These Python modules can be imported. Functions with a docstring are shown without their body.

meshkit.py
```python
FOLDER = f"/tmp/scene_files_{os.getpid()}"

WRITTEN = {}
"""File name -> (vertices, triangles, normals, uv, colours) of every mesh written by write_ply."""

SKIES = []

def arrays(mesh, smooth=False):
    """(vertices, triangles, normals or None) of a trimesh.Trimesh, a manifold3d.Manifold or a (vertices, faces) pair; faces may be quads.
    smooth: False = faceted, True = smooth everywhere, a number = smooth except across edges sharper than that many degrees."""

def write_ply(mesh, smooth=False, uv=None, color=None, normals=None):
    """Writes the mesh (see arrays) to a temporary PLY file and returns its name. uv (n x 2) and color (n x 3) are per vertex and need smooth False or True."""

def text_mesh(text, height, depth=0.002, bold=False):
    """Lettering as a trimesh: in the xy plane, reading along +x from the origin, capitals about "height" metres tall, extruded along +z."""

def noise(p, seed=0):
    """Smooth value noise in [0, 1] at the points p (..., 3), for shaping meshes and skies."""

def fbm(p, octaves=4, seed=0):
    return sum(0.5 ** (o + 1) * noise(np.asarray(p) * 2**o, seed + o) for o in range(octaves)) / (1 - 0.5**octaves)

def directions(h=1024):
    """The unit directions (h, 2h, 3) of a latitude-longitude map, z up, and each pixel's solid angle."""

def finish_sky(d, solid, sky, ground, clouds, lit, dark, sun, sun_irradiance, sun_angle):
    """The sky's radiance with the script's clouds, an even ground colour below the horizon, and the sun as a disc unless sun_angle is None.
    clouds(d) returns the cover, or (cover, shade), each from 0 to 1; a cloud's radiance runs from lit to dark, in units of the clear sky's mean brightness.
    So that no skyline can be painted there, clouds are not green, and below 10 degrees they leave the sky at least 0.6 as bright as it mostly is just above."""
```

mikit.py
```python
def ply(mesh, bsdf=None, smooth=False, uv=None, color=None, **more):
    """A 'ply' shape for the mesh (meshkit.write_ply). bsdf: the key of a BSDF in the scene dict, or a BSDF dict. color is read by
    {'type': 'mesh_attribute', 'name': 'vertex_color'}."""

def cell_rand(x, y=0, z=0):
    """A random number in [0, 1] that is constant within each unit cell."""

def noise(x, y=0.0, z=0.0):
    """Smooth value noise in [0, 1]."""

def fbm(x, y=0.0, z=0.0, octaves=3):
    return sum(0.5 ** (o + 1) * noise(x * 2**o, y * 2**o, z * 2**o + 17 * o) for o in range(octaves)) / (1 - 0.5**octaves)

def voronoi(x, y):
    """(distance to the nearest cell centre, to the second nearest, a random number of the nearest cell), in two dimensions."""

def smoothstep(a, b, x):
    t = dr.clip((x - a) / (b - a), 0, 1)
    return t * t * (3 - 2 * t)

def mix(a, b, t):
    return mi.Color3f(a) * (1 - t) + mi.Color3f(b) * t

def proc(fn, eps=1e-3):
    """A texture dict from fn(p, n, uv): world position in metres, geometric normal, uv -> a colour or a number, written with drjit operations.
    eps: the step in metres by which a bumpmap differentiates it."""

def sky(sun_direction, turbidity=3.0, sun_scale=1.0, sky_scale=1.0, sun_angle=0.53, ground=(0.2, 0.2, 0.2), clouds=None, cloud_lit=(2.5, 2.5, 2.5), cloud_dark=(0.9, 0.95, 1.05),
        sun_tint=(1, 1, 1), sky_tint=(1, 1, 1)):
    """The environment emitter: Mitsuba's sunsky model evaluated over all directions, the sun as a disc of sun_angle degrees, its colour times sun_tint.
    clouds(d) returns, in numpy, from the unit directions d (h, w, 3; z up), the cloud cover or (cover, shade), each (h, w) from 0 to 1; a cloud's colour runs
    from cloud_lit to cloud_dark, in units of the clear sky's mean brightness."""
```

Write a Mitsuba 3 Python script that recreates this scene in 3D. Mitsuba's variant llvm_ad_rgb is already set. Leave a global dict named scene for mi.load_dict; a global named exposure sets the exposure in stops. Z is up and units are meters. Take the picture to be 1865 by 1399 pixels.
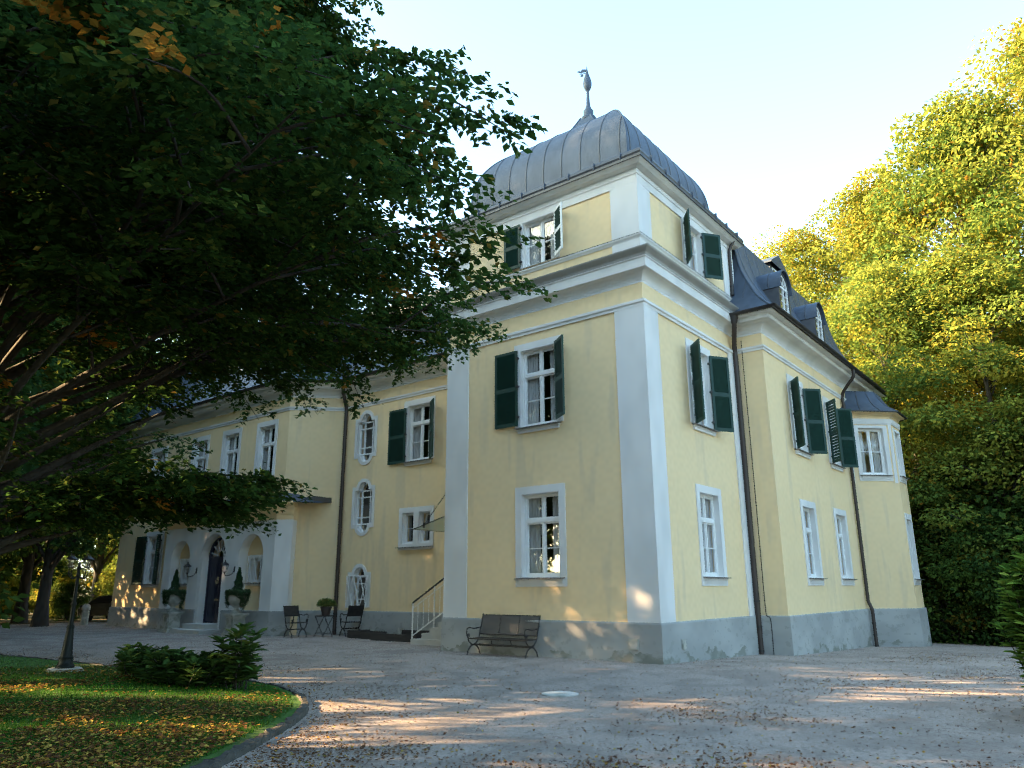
import math
import numpy as np
import drjit as dr
import mitsuba as mi
import trimesh
from shapely.geometry import Polygon, Point, box as sbox
from shapely.ops import unary_union
import mikit
from mikit import noise, fbm, smoothstep, mix, cell_rand, voronoi

T = mi.ScalarTransform4f
scene, labels = {}, {}

# ------------------------------------------------------------------ camera, sky, exposure
EYE = np.array([8.392, -15.941, 1.65])
YAW, PITCH, ROLL = -0.6696, 0.2662, -0.0051
_f = np.array([math.sin(YAW) * math.cos(PITCH), math.cos(YAW) * math.cos(PITCH), math.sin(PITCH)])
_r = np.array([math.cos(YAW), -math.sin(YAW), 0.0])
_u = np.cross(_r, _f)
_u = -math.sin(ROLL) * _r + math.cos(ROLL) * _u
scene['camera'] = {'type': 'perspective', 'fov': 68.74, 'fov_axis': 'x', 'near_clip': 0.05, 'far_clip': 2000.0,
                   'to_world': T().look_at(origin=EYE.tolist(), target=(EYE + _f).tolist(), up=_u.tolist())}
SUN = (-0.76, -0.65, 0.345)
scene['sky'] = mikit.sky(SUN, turbidity=6.0, sun_scale=1.0, sky_scale=1.0, sun_angle=0.6, sun_tint=(1.0, 0.95, 0.86),
                         sky_tint=(0.87, 1.0, 1.04), ground=(0.12, 0.13, 0.08))
exposure = 5.0

# ------------------------------------------------------------------ bookkeeping
def number(key):
    if key not in scene and key not in _roots:
        _roots.add(key)
        return key
    n = 1
    while f'{key}_{n:03d}' in scene or f'{key}_{n:03d}' in _roots:
        n += 1
    k = f'{key}_{n:03d}'
    _roots.add(k)
    return k

_roots = set()

def thing(name, label, cat, group=None):
    k = number(name)
    labels[k] = {'label': label, 'category': cat}
    if group:
        labels[k]['group'] = group
    return k

def put(key, mesh, bsdf, smooth=False, **kw):
    scene[key] = mikit.ply(mesh, bsdf, smooth=smooth, **kw)
    return key

def part(parent, name, mesh, bsdf, smooth=False, label=None, kind=None, **kw):
    k = number(parent + '__' + name)
    put(k, mesh, bsdf, smooth, **kw)
    if label or kind:
        labels[k] = {}
        if label:
            labels[k]['label'] = label
        if kind:
            labels[k]['kind'] = kind
    return k

def holder(parent, name, label=None):
    k = number(parent + '__' + name)
    if label:
        labels[k] = {'label': label}
    return k

def structure(name, mesh, bsdf, label, cat, smooth=False, **kw):
    put(name, mesh, bsdf, smooth, **kw)
    _roots.add(name)
    labels[name] = {'label': label, 'category': cat, 'kind': 'structure'}

# ------------------------------------------------------------------ mesh helpers
_BF = np.array([[0, 2, 1], [1, 2, 3], [4, 5, 6], [5, 7, 6], [0, 1, 4], [1, 5, 4], [2, 6, 3], [3, 6, 7], [0, 4, 2], [2, 4, 6], [1, 3, 5], [3, 7, 5]])

def bx(x0, x1, y0, y1, z0, z1):
    x0, x1 = min(x0, x1), max(x0, x1)
    y0, y1 = min(y0, y1), max(y0, y1)
    z0, z1 = min(z0, z1), max(z0, z1)
    v = np.array([[x, y, z] for z in (z0, z1) for y in (y0, y1) for x in (x0, x1)], float)
    return v, _BF

def cat(ms):
    vs, fs, o = [], [], 0
    for m in ms:
        if hasattr(m, 'faces'):
            m = (np.asarray(m.vertices), np.asarray(m.faces))
        vs.append(m[0])
        fs.append(m[1] + o)
        o += len(m[0])
    return np.vstack(vs), np.vstack(fs)

def xf(m, M):
    if hasattr(m, 'faces'):
        m = (np.asarray(m.vertices), np.asarray(m.faces))
    M = np.asarray(M, float)
    return m[0] @ M[:3, :3].T + M[:3, 3], m[1]

def mat(loc=(0, 0, 0), rz=0.0, s=1.0):
    c, n = math.cos(rz) * s, math.sin(rz) * s
    M = np.eye(4)
    M[:3, :3] = [[c, -n, 0], [n, c, 0], [0, 0, s]]
    M[:3, 3] = loc
    return M

def tube(pts, rad, sides=8, cap=True):
    p = np.asarray(pts, float)
    rad = np.broadcast_to(np.asarray(rad, float), (len(p),))
    t = np.gradient(p, axis=0)
    t /= np.linalg.norm(t, axis=1, keepdims=True) + 1e-12
    mean = t.mean(0)
    ref = np.eye(3)[np.argmin(np.abs(mean))]
    a = np.cross(t, ref)
    a /= np.linalg.norm(a, axis=1, keepdims=True) + 1e-12
    b = np.cross(t, a)
    ang = np.arange(sides) * 2 * np.pi / sides
    v = p[:, None] + rad[:, None, None] * (np.cos(ang)[None, :, None] * a[:, None] + np.sin(ang)[None, :, None] * b[:, None])
    i, j = np.meshgrid(np.arange(len(p) - 1), np.arange(sides), indexing='ij')
    q = np.stack([i * sides + j, i * sides + (j + 1) % sides, (i + 1) * sides + (j + 1) % sides, (i + 1) * sides + j], -1).reshape(-1, 4)
    f = np.vstack([q[:, [0, 1, 2]], q[:, [0, 2, 3]]])
    v = v.reshape(-1, 3)
    if cap:
        n = len(v)
        v = np.vstack([v, p[:1], p[-1:]])
        k = np.arange(sides)
        f = np.vstack([f, np.stack([np.full(sides, n), (k + 1) % sides, k], 1),
                       np.stack([np.full(sides, n + 1), n - sides + k, n - sides + (k + 1) % sides], 1)])
    return v, f

def bezier(pts, n=12):
    """Catmull-Rom through pts."""
    p = np.asarray(pts, float)
    P = np.vstack([2 * p[0] - p[1], p, 2 * p[-1] - p[-2]])
    out = []
    for i in range(len(p) - 1):
        a, b, c, d = P[i:i + 4]
        for t in np.linspace(0, 1, n, endpoint=False):
            out.append(0.5 * (2 * b + (c - a) * t + (2 * a - 5 * b + 4 * c - d) * t * t + (3 * b - a - 3 * c + d) * t ** 3))
    out.append(p[-1])
    return np.array(out)

def lathe(prof, n=24, loc=(0, 0, 0)):
    pr = np.asarray(prof, float)
    ang = np.arange(n) * 2 * np.pi / n
    v = np.stack([pr[:, 0:1] * np.cos(ang), pr[:, 0:1] * np.sin(ang), np.repeat(pr[:, 1:2], n, 1)], -1).reshape(-1, 3) + np.asarray(loc)
    i, j = np.meshgrid(np.arange(len(pr) - 1), np.arange(n), indexing='ij')
    q = np.stack([i * n + j, i * n + (j + 1) % n, (i + 1) * n + (j + 1) % n, (i + 1) * n + j], -1).reshape(-1, 4)
    return v, np.vstack([q[:, [0, 1, 2]], q[:, [0, 2, 3]]])

def face_mat(o, ang):
    """Wall frame: local x along the wall (to the right seen from outside), local y into the wall, z up."""
    return mat((o[0], o[1], 0), ang)

def extr(poly, d0, d1):
    """Polygon in (u, z), extruded from depth d0 to d1 (depth into the wall)."""
    polys = list(poly.geoms) if hasattr(poly, 'geoms') else [poly]
    out = []
    for p in polys:
        m = trimesh.creation.extrude_polygon(p, d1 - d0)
        v = np.asarray(m.vertices)
        v = np.stack([v[:, 0], d1 - v[:, 2], v[:, 1]], 1)
        out.append((v, np.asarray(m.faces)))
    return cat(out)

def mitre(path, out, closed=False):
    p = np.asarray(path, float)
    n = len(p)
    res = []
    for i in range(n):
        d = []
        if i > 0 or closed:
            e = p[i] - p[i - 1]
            d.append(e / np.linalg.norm(e))
        if i < n - 1 or closed:
            e = p[(i + 1) % n] - p[i]
            d.append(e / np.linalg.norm(e))
        ns = [np.array([e[1], -e[0]]) for e in d]
        m = sum(ns)
        m = m / np.linalg.norm(m)
        m = m / max(m @ ns[0], 0.2)
        res.append(p[i] + m * out)
    return np.array(res)

def sweep(path, prof, closed=False):
    """Sweep the profile [(out, z), ...] (closed outline) along the plan path; outward is to the right of the path."""
    rings = [np.column_stack([mitre(path, o, closed), np.full(len(path), z)]) for o, z in prof]
    R = np.stack(rings, 1)                      # path x profile x 3
    n, k = R.shape[:2]
    v = R.reshape(-1, 3)
    f = []
    for i in range(n if closed else n - 1):
        for j in range(k):
            a, b = i * k + j, i * k + (j + 1) % k
            c, d = ((i + 1) % n) * k + (j + 1) % k, ((i + 1) % n) * k + j
            f += [[a, d, c], [a, c, b]]
    f = np.array(f)
    if not closed:
        tri = trimesh.creation.triangulate_polygon(Polygon([(o, z) for o, z in prof]))
        idx = [int(np.argmin(((np.array(prof) - q) ** 2).sum(1))) for q in tri[0]]
        tf = np.array([[idx[a] for a in t] for t in tri[1]])
        f = np.vstack([f, tf, tf[:, ::-1] + (n - 1) * k])
    m = trimesh.Trimesh(v, f, process=False)
    m.fix_normals()
    return np.asarray(m.vertices), np.asarray(m.faces)

def ground_z(x, y):
    x, y = np.asarray(x, float), np.asarray(y, float)
    s = np.clip((x + 3.0) / 3.0, 0, 1)
    s = s * s * (3 - 2 * s)
    yy = np.clip(y, 0, 26)
    return -0.029 * yy * s

# ------------------------------------------------------------------ materials
def bsdf(key, d):
    scene[key] = d
    return key

def rgb(*c):
    return {'type': 'rgb', 'value': list(c)}

def pr(key, color, rough=0.6, bump=None, bscale=0.003, **kw):
    d = {'type': 'principled', 'base_color': color, 'roughness': rough, **kw}
    if bump is not None:
        d = {'type': 'bumpmap', 'arbitrary': mikit.proc(bump, eps=0.004), 'scale': bscale, 'bsdf': d}
    return bsdf(key, {'type': 'twosided', 'bsdf': d})

def c_yellow(p, n, uv):
    a = fbm(p.x * 0.35 + p.y * 0.35, p.z * 0.3, p.x * 0.2, 3)
    b = noise(p.x * 9 + 3, p.y * 9, p.z * 9)
    s = fbm((p.x + p.y) * 3.0, p.z * 0.5, 5.0, 3)
    c = mix((0.785, 0.59, 0.325), (0.835, 0.645, 0.38), a)
    c = mix(c, (0.62, 0.50, 0.33), smoothstep(0.56, 0.8, s) * 0.45)
    return c * (0.96 + 0.06 * b)

def b_plaster(p, n, uv):
    return fbm(p.x * 26, p.y * 26, p.z * 26, 2) + 2.0 * fbm(p.x * 1.6, p.y * 1.6, p.z * 1.6, 2)

def c_white(p, n, uv):
    a = fbm(p.x * 1.3 + p.y, p.y * 1.3, p.z * 0.6, 3)
    return mix((0.72, 0.705, 0.675), (0.62, 0.61, 0.585), smoothstep(0.3, 0.75, a))

def c_plinth(p, n, uv):
    a = fbm(p.x * 0.9, p.y * 0.9, p.z * 1.4, 4)
    b = fbm(p.x * 7, p.y * 7, p.z * 7, 3)
    c = mix((0.37, 0.375, 0.36), (0.30, 0.305, 0.295), smoothstep(0.3, 0.7, a))
    c = mix(c, (0.24, 0.25, 0.23), smoothstep(0.60, 0.68, b) * 0.45)
    # moss and splashed earth in ragged patches along the foot of the wall
    h = p.z + 0.029 * dr.clip(p.y, 0, 26) * smoothstep(-3.0, 0.0, p.x)
    m = fbm(p.x * 3.1 + 4, p.y * 3.1, p.z * 4.0, 4)
    edge = 0.02 + 0.9 * (fbm(p.x * 1.1 + 9, p.y * 1.1, 0.0, 4) - 0.42) + 0.25 * (fbm(p.x * 9, p.y * 9, p.z * 9, 3) - 0.5)
    moss = smoothstep(0.40, 0.62, m) * dr.select(h < edge, 1.0, 0.0)
    return mix(c, (0.12, 0.13, 0.095), moss * 0.6)

def b_plinth(p, n, uv):
    return fbm(p.x * 12, p.y * 12, p.z * 12, 3) + 0.6 * noise(p.x * 45, p.y * 45, p.z * 45)

pr('plaster_yellow', mikit.proc(c_yellow), 0.9, b_plaster, 0.0022)
pr('plaster_white', mikit.proc(c_white), 0.85, b_plaster, 0.0016)
pr('plaster_grey', mikit.proc(c_plinth), 0.9, b_plinth, 0.012)

def c_zinc(p, n, uv):
    a = fbm(p.x * 0.9, p.y * 0.9, p.z * 0.9, 3)
    b = fbm(p.x * 6, p.y * 6, p.z * 1.5, 3)
    return mix((0.045, 0.066, 0.100), (0.080, 0.102, 0.138), a) * (0.8 + 0.4 * b)

def b_zinc(p, n, uv):
    return noise(p.x * 1.3, p.y * 1.3, p.z * 1.3)

pr('zinc', mikit.proc(c_zinc), 0.55, b_zinc, 0.010, metallic=0.25)
pr('zinc_dark', mikit.proc(lambda p, n, uv: mix((0.05, 0.055, 0.065), (0.09, 0.095, 0.105), fbm(p.x * 3, p.y * 3, p.z * 3, 2))), 0.45, metallic=0.4)
pr('gutter_metal', rgb(0.045, 0.04, 0.04), 0.5, metallic=0.3)
pr('pipe_brown', mikit.proc(lambda p, n, uv: mix((0.055, 0.038, 0.03), (0.035, 0.026, 0.022), fbm(p.x * 4, p.y * 4, p.z * 1.2, 3))), 0.5)
pr('sill_metal', rgb(0.16, 0.15, 0.145), 0.5, metallic=0.3)
pr('cap_grey', mikit.proc(lambda p, n, uv: mix((0.40, 0.385, 0.35), (0.30, 0.29, 0.265), fbm(p.x * 2, p.y * 2, p.z * 8, 3))), 0.7)

def c_green(p, n, uv):
    return mix((0.006, 0.036, 0.028), (0.010, 0.050, 0.039), fbm(p.x * 8, p.y * 8, p.z * 3, 2))

pr('shutter_green', mikit.proc(c_green), 0.5, specular=0.35)
pr('paint_white', mikit.proc(lambda p, n, uv: mix((0.80, 0.80, 0.78), (0.70, 0.70, 0.68), fbm(p.x * 5, p.y * 5, p.z * 5, 3))), 0.4)
pr('iron', mikit.proc(lambda p, n, uv: mix((0.018, 0.019, 0.022), (0.04, 0.038, 0.036), fbm(p.x * 14, p.y * 14, p.z * 14, 2))), 0.42, metallic=0.2)
pr('bench_sheet', mikit.proc(lambda p, n, uv: mix((0.045, 0.05, 0.06), (0.075, 0.08, 0.095), fbm(p.x * 3, p.y * 3, p.z * 6, 3))), 0.33, metallic=0.3)
pr('lamp_green', mikit.proc(lambda p, n, uv: mix((0.006, 0.010, 0.010), (0.012, 0.017, 0.016), fbm(p.x * 20, p.y * 20, p.z * 8, 2))), 0.55, specular=0.25)
pr('brass', rgb(0.55, 0.45, 0.28), 0.35, metallic=0.9)
pr('curtain', mikit.proc(lambda p, n, uv: mix((0.50, 0.50, 0.48), (0.36, 0.36, 0.35), noise(p.x * 18 + p.y * 18, p.z * 1.0, 0.0))), 0.95)
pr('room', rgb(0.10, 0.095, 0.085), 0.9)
pr('stone', mikit.proc(lambda p, n, uv: mix((0.42, 0.41, 0.37), (0.25, 0.26, 0.22), smoothstep(0.35, 0.7, fbm(p.x * 6, p.y * 6, p.z * 6, 4)))), 0.9,
   lambda p, n, uv: fbm(p.x * 30, p.y * 30, p.z * 30, 3), 0.006)
pr('stone_step', mikit.proc(lambda p, n, uv: mix((0.50, 0.49, 0.46), (0.36, 0.36, 0.33), fbm(p.x * 5, p.y * 5, p.z * 5, 4))), 0.85)
pr('door_navy', mikit.proc(lambda p, n, uv: mix((0.010, 0.012, 0.030), (0.018, 0.02, 0.042), fbm(p.x * 10, p.y * 10, p.z * 2, 2))), 0.35)
pr('dark_board', mikit.proc(lambda p, n, uv: mix((0.018, 0.017, 0.017), (0.045, 0.04, 0.036), fbm(p.x * 5, p.y * 25, p.z * 10, 3))), 0.7)
pr('car_paint', rgb(0.012, 0.014, 0.018), 0.3, clearcoat=0.3, clearcoat_gloss=0.9)
pr('rubber', rgb(0.02, 0.02, 0.02), 0.85)
pr('terracotta', rgb(0.06, 0.045, 0.04), 0.7)
pr('soil', rgb(0.035, 0.026, 0.018), 0.95)
bsdf('glass', {'type': 'thindielectric', 'int_ior': 1.52})
bsdf('glass_lamp', {'type': 'thindielectric', 'int_ior': 1.5})
bsdf('glass_green', {'type': 'blendbsdf', 'weight': 0.38, 'a': {'type': 'thindielectric', 'int_ior': 1.55, 'specular_transmittance': rgb(0.70, 0.85, 0.80), 'specular_reflectance': rgb(1.0, 1.0, 1.0)}, 'b': {'type': 'twosided', 'bsdf': {'type': 'diffuse', 'reflectance': rgb(0.50, 0.66, 0.60)}}})

def c_bark(p, n, uv):
    a = fbm(p.x * 9, p.y * 9, p.z * 2.2, 4)
    return mix((0.030, 0.025, 0.020), (0.075, 0.066, 0.053), a)

pr('bark', mikit.proc(c_bark), 0.95, lambda p, n, uv: fbm(p.x * 14, p.y * 14, p.z * 3, 3), 0.03)
pr('bark_pale', mikit.proc(lambda p, n, uv: mix((0.42, 0.40, 0.36), (0.25, 0.23, 0.2), fbm(p.x * 9, p.y * 9, p.z * 4, 3))), 0.9)

def leaf_bsdf(key, trans, rough=0.55):
    bsdf(key, {'type': 'principledthin', 'base_color': {'type': 'mesh_attribute', 'name': 'vertex_color'}, 'roughness': rough,
               'diff_trans': trans, 'spec_trans': 0.0, 'eta': 1.45})

leaf_bsdf('leaf', 0.9)
leaf_bsdf('leaf_thick', 0.45, 0.42)
leaf_bsdf('leaf_dry', 0.5, 0.7)

def c_gravel(p, n, uv):
    a = fbm(p.x * 0.28, p.y * 0.28, 0.0, 4)
    w, w2, r = voronoi(p.x * 42, p.y * 42)
    w3, w4, r2 = voronoi(p.x * 19 + 3.3, p.y * 19)
    c = mix((0.262, 0.210, 0.172), (0.375, 0.310, 0.265), r)
    c = mix(c, (0.40, 0.375, 0.345), smoothstep(0.86, 0.92, r2) * 0.25)
    c = mix(c, (0.12, 0.105, 0.095), smoothstep(0.12, 0.05, r2) * 0.5)
    d = fbm(p.x * 1.7 + 7, p.y * 1.7, 3.0, 4)
    c = mix(c, (0.17, 0.140, 0.118), smoothstep(0.42, 0.70, d) * 0.5)
    return c * (0.86 + 0.28 * a)

def b_gravel(p, n, uv):
    w, w2, r = voronoi(p.x * 38, p.y * 38)
    return (w2 - w) * 0.7 + 0.7 * fbm(p.x * 6, p.y * 6, 0.0, 3)

pr('gravel', mikit.proc(c_gravel), 0.95, b_gravel, 0.018)

def c_floor(p, n, uv):
    a = fbm(p.x * 2.5, p.y * 2.5, 0.0, 4)
    w, w2, r = voronoi(p.x * 9, p.y * 9)
    c = mix((0.05, 0.04, 0.025), (0.15, 0.09, 0.04), r)
    return mix(c, (0.04, 0.06, 0.018), smoothstep(0.5, 0.65, a))

pr('forest_soil', mikit.proc(c_floor), 0.95)

def c_lawn(p, n, uv):
    a = fbm(p.x * 0.7, p.y * 0.7, 0.0, 3)
    b = fbm(p.x * 20, p.y * 20, 0.0, 3)
    c = mix((0.028, 0.075, 0.012), (0.05, 0.12, 0.018), b)
    return mix(c, (0.06, 0.045, 0.022), smoothstep(0.48, 0.62, a) * 0.6)

pr('lawn_soil', mikit.proc(c_lawn), 0.95)
pr('kerb_stone', mikit.proc(lambda p, n, uv: mix((0.035, 0.034, 0.027), (0.075, 0.07, 0.06), fbm(p.x * 7, p.y * 7, p.z * 7, 4))), 0.9,
   lambda p, n, uv: fbm(p.x * 24, p.y * 24, p.z * 24, 3), 0.012)
# ------------------------------------------------------------------ ground
def grid(x0, x1, y0, y1, step, dz, bump=0.0, mask=None):
    xs, ys = np.arange(x0, x1 + 1e-6, step), np.arange(y0, y1 + 1e-6, step)
    X, Y = np.meshgrid(xs, ys)
    Z = ground_z(X, Y) + dz
    if bump:
        Z = Z + bump * (np.sin(X * 1.3 + 0.7 * np.sin(Y * 0.9)) * np.sin(Y * 1.1 + 0.5 * np.sin(X * 0.7)))
    v = np.stack([X, Y, Z], -1).reshape(-1, 3)
    n, m = len(xs), len(ys)
    i, j = np.meshgrid(np.arange(m - 1), np.arange(n - 1), indexing='ij')
    a = (i * n + j).ravel()
    f = np.vstack([np.stack([a, a + 1, a + n + 1], 1), np.stack([a, a + n + 1, a + n], 1)])
    if mask is not None:
        c = v[f].mean(1)
        f = f[mask(c[:, 0], c[:, 1])]
    return v, f

gx = np.concatenate([[-900, -400, -200, -100], np.arange(-60, 41, 2.0), [60, 100, 200, 400, 900]])
gy = np.concatenate([[-900, -400, -200, -100], np.arange(-40, 61, 2.0), [100, 200, 400, 900]])
X, Y = np.meshgrid(gx, gy)
v = np.stack([X, Y, ground_z(X, Y) - 0.03], -1).reshape(-1, 3)
n = len(gx)
i, j = np.meshgrid(np.arange(len(gy) - 1), np.arange(n - 1), indexing='ij')
a = (i * n + j).ravel()
structure('forest_floor', (v, np.vstack([np.stack([a, a + 1, a + n + 1], 1), np.stack([a, a + n + 1, a + n], 1)])), 'forest_soil',
          'brown leafy forest floor around the gravel court', 'ground', smooth=True)
structure('gravel_court', grid(-36, 14, -26, 22, 0.5, 0.0, 0.006), 'gravel', 'pale grey gravel court in front of the yellow villa', 'gravel', smooth=True)

# lawn island with a kerb
edge = bezier([(-34.0, -9.4), (-20.0, -8.5), (-14.64, -8.13), (-11.8, -7.92), (-8.0, -7.80), (-4.14, -7.62), (-2.55, -7.95), (-1.16, -8.71), (-0.31, -9.51),
               (0.48, -10.49), (1.24, -11.54), (2.4, -13.4), (3.1, -15.5), (3.0, -18.0), (1.5, -21.0)], 22)
lawn_poly = Polygon([tuple(p) for p in edge] + [(-34, -25)])

def lawn_z(x, y):
    d = np.array([lawn_poly.exterior.distance(Point(a, b)) for a, b in zip(np.ravel(x), np.ravel(y))]).reshape(np.shape(x))
    return 0.06 + 0.10 * np.clip(d / 3.0, 0, 1)

from shapely import contains_xy
ins = lawn_poly.buffer(-0.05)
lv, lf = grid(-34, 4, -25, -7, 0.4, 0.0, 0.0, mask=lambda x, y: contains_xy(lawn_poly.buffer(0.30), x, y))
lring = lawn_poly.buffer(-0.02).exterior
for q in np.nonzero(~contains_xy(lawn_poly.buffer(-0.02), lv[:, 0], lv[:, 1]))[0]:
    e_ = lring.interpolate(lring.project(Point(lv[q, 0], lv[q, 1])))
    lv[q, :2] = e_.x, e_.y
lv[:, 2] = lawn_z(lv[:, 0], lv[:, 1])
structure('lawn', (lv, lf), 'lawn_soil', 'shaded lawn island strewn with fallen leaves', 'lawn', smooth=True)
ring_o = mitre(edge, -0.06)
ring_i = mitre(edge, 0.09)
kv = np.vstack([np.column_stack([r, np.full(len(r), z)]) for r, z in ((ring_o, -0.05), (ring_o * 0.9 + ring_i * 0.1, 0.085), (ring_o * 0.3 + ring_i * 0.7, 0.10), (ring_i, 0.02))])
n = len(edge)
kr = np.random.default_rng(9)
kv[:, 2] += np.repeat([0, 1, 1, 0], n) * kr.normal(-0.02, 0.012, 4 * n)
kv[:, :2] += np.repeat([0.6, 1, 1, 0.6], n)[:, None] * kr.normal(0, 0.012, (4 * n, 2))
kf = []
for k in range(3):
    for i in range(n - 1):
        a = k * n + i
        kf += [[a, a + 1, a + n + 1], [a, a + n + 1, a + n]]
km = trimesh.Trimesh(kv, kf, process=False)
structure('kerb', (kv, np.array(kf)[:, ::-1]), 'kerb_stone', 'dark weathered stone kerb curving around the lawn', 'kerb', smooth=40)

# ------------------------------------------------------------------ the villa
V = thing('villa', 'pale yellow two storey villa with a domed corner tower, white trim and dark green shutters', 'villa')
WT = 0.40
HP = 0.87
S2 = math.sqrt(0.5)

class Wall:
    def __init__(self, o, ang, length, z0, z1, poly=None):
        self.o, self.ang, self.L, self.M = o, ang, length, face_mat(o, ang)
        self.poly = poly if poly is not None else sbox(0, z0, length, z1)
        self.holes = []

    def build(self, name='wall', mat_='plaster_yellow'):
        p = self.poly
        if self.holes:
            p = p.difference(unary_union(self.holes))
        part(V, name, xf(extr(p, 0.0, WT), self.M), mat_)

R90 = math.pi / 2
A = Wall((-6.66, 0), 0.0, 6.66, -0.8, 12.42)
B = Wall((0, 0), R90, 6.30, -0.8, 12.42)
B.poly = sbox(WT, -0.8, 6.30, 12.42)
Rw = Wall((0, 5.75), 0.0, 0.92, -0.8, 9.5, sbox(0.002, -0.8, 0.92, 9.5))
C = Wall((0.92, 5.75), R90, 12.55, -0.8, 9.5, sbox(WT, -0.8, 12.55, 9.5))
D = Wall((0.92, 14.0), R90 / 2, 1.923, -0.8, 8.12, sbox(-0.2, -0.8, 1.923, 8.12))
E = Wall((2.28, 15.36), R90, 1.34, -0.8, 8.12)
E2 = Wall((2.28, 16.70), 3 * R90 / 2, 1.923, -0.8, 8.12)
F = Wall((-15.22, 3.08), 0.0, 8.56, -0.8, 9.5, sbox(-0.3, -0.8, 8.56, 9.5))
G = Wall((-16.8, 1.5), R90 / 2, 2.234, -0.8, 9.5)
H = Wall((-30.1, 1.5), 0.0, 13.3, -0.8, 9.5)
BK = Wall((0.5, 18.3), 2 * R90, 30.6, -0.8, 9.5)
LF = Wall((-30.1, 17.9), 3 * R90, 16.0, -0.8, 9.5)
TL = Wall((-6.66, 3.08), 3 * R90, 3.08, -0.8, 12.42, sbox(0, -0.8, 2.68, 12.42))
TB = Wall((-0.42, 6.30), 2 * R90, 6.24, 9.0, 12.42)
TLB = Wall((-6.66, 5.88), 3 * R90, 2.78, 9.0, 12.42)

def rect(u0, u1, z0, z1):
    return sbox(u0, z0, u1, z1)

def ring(p, q):
    return p.difference(q)

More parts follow.
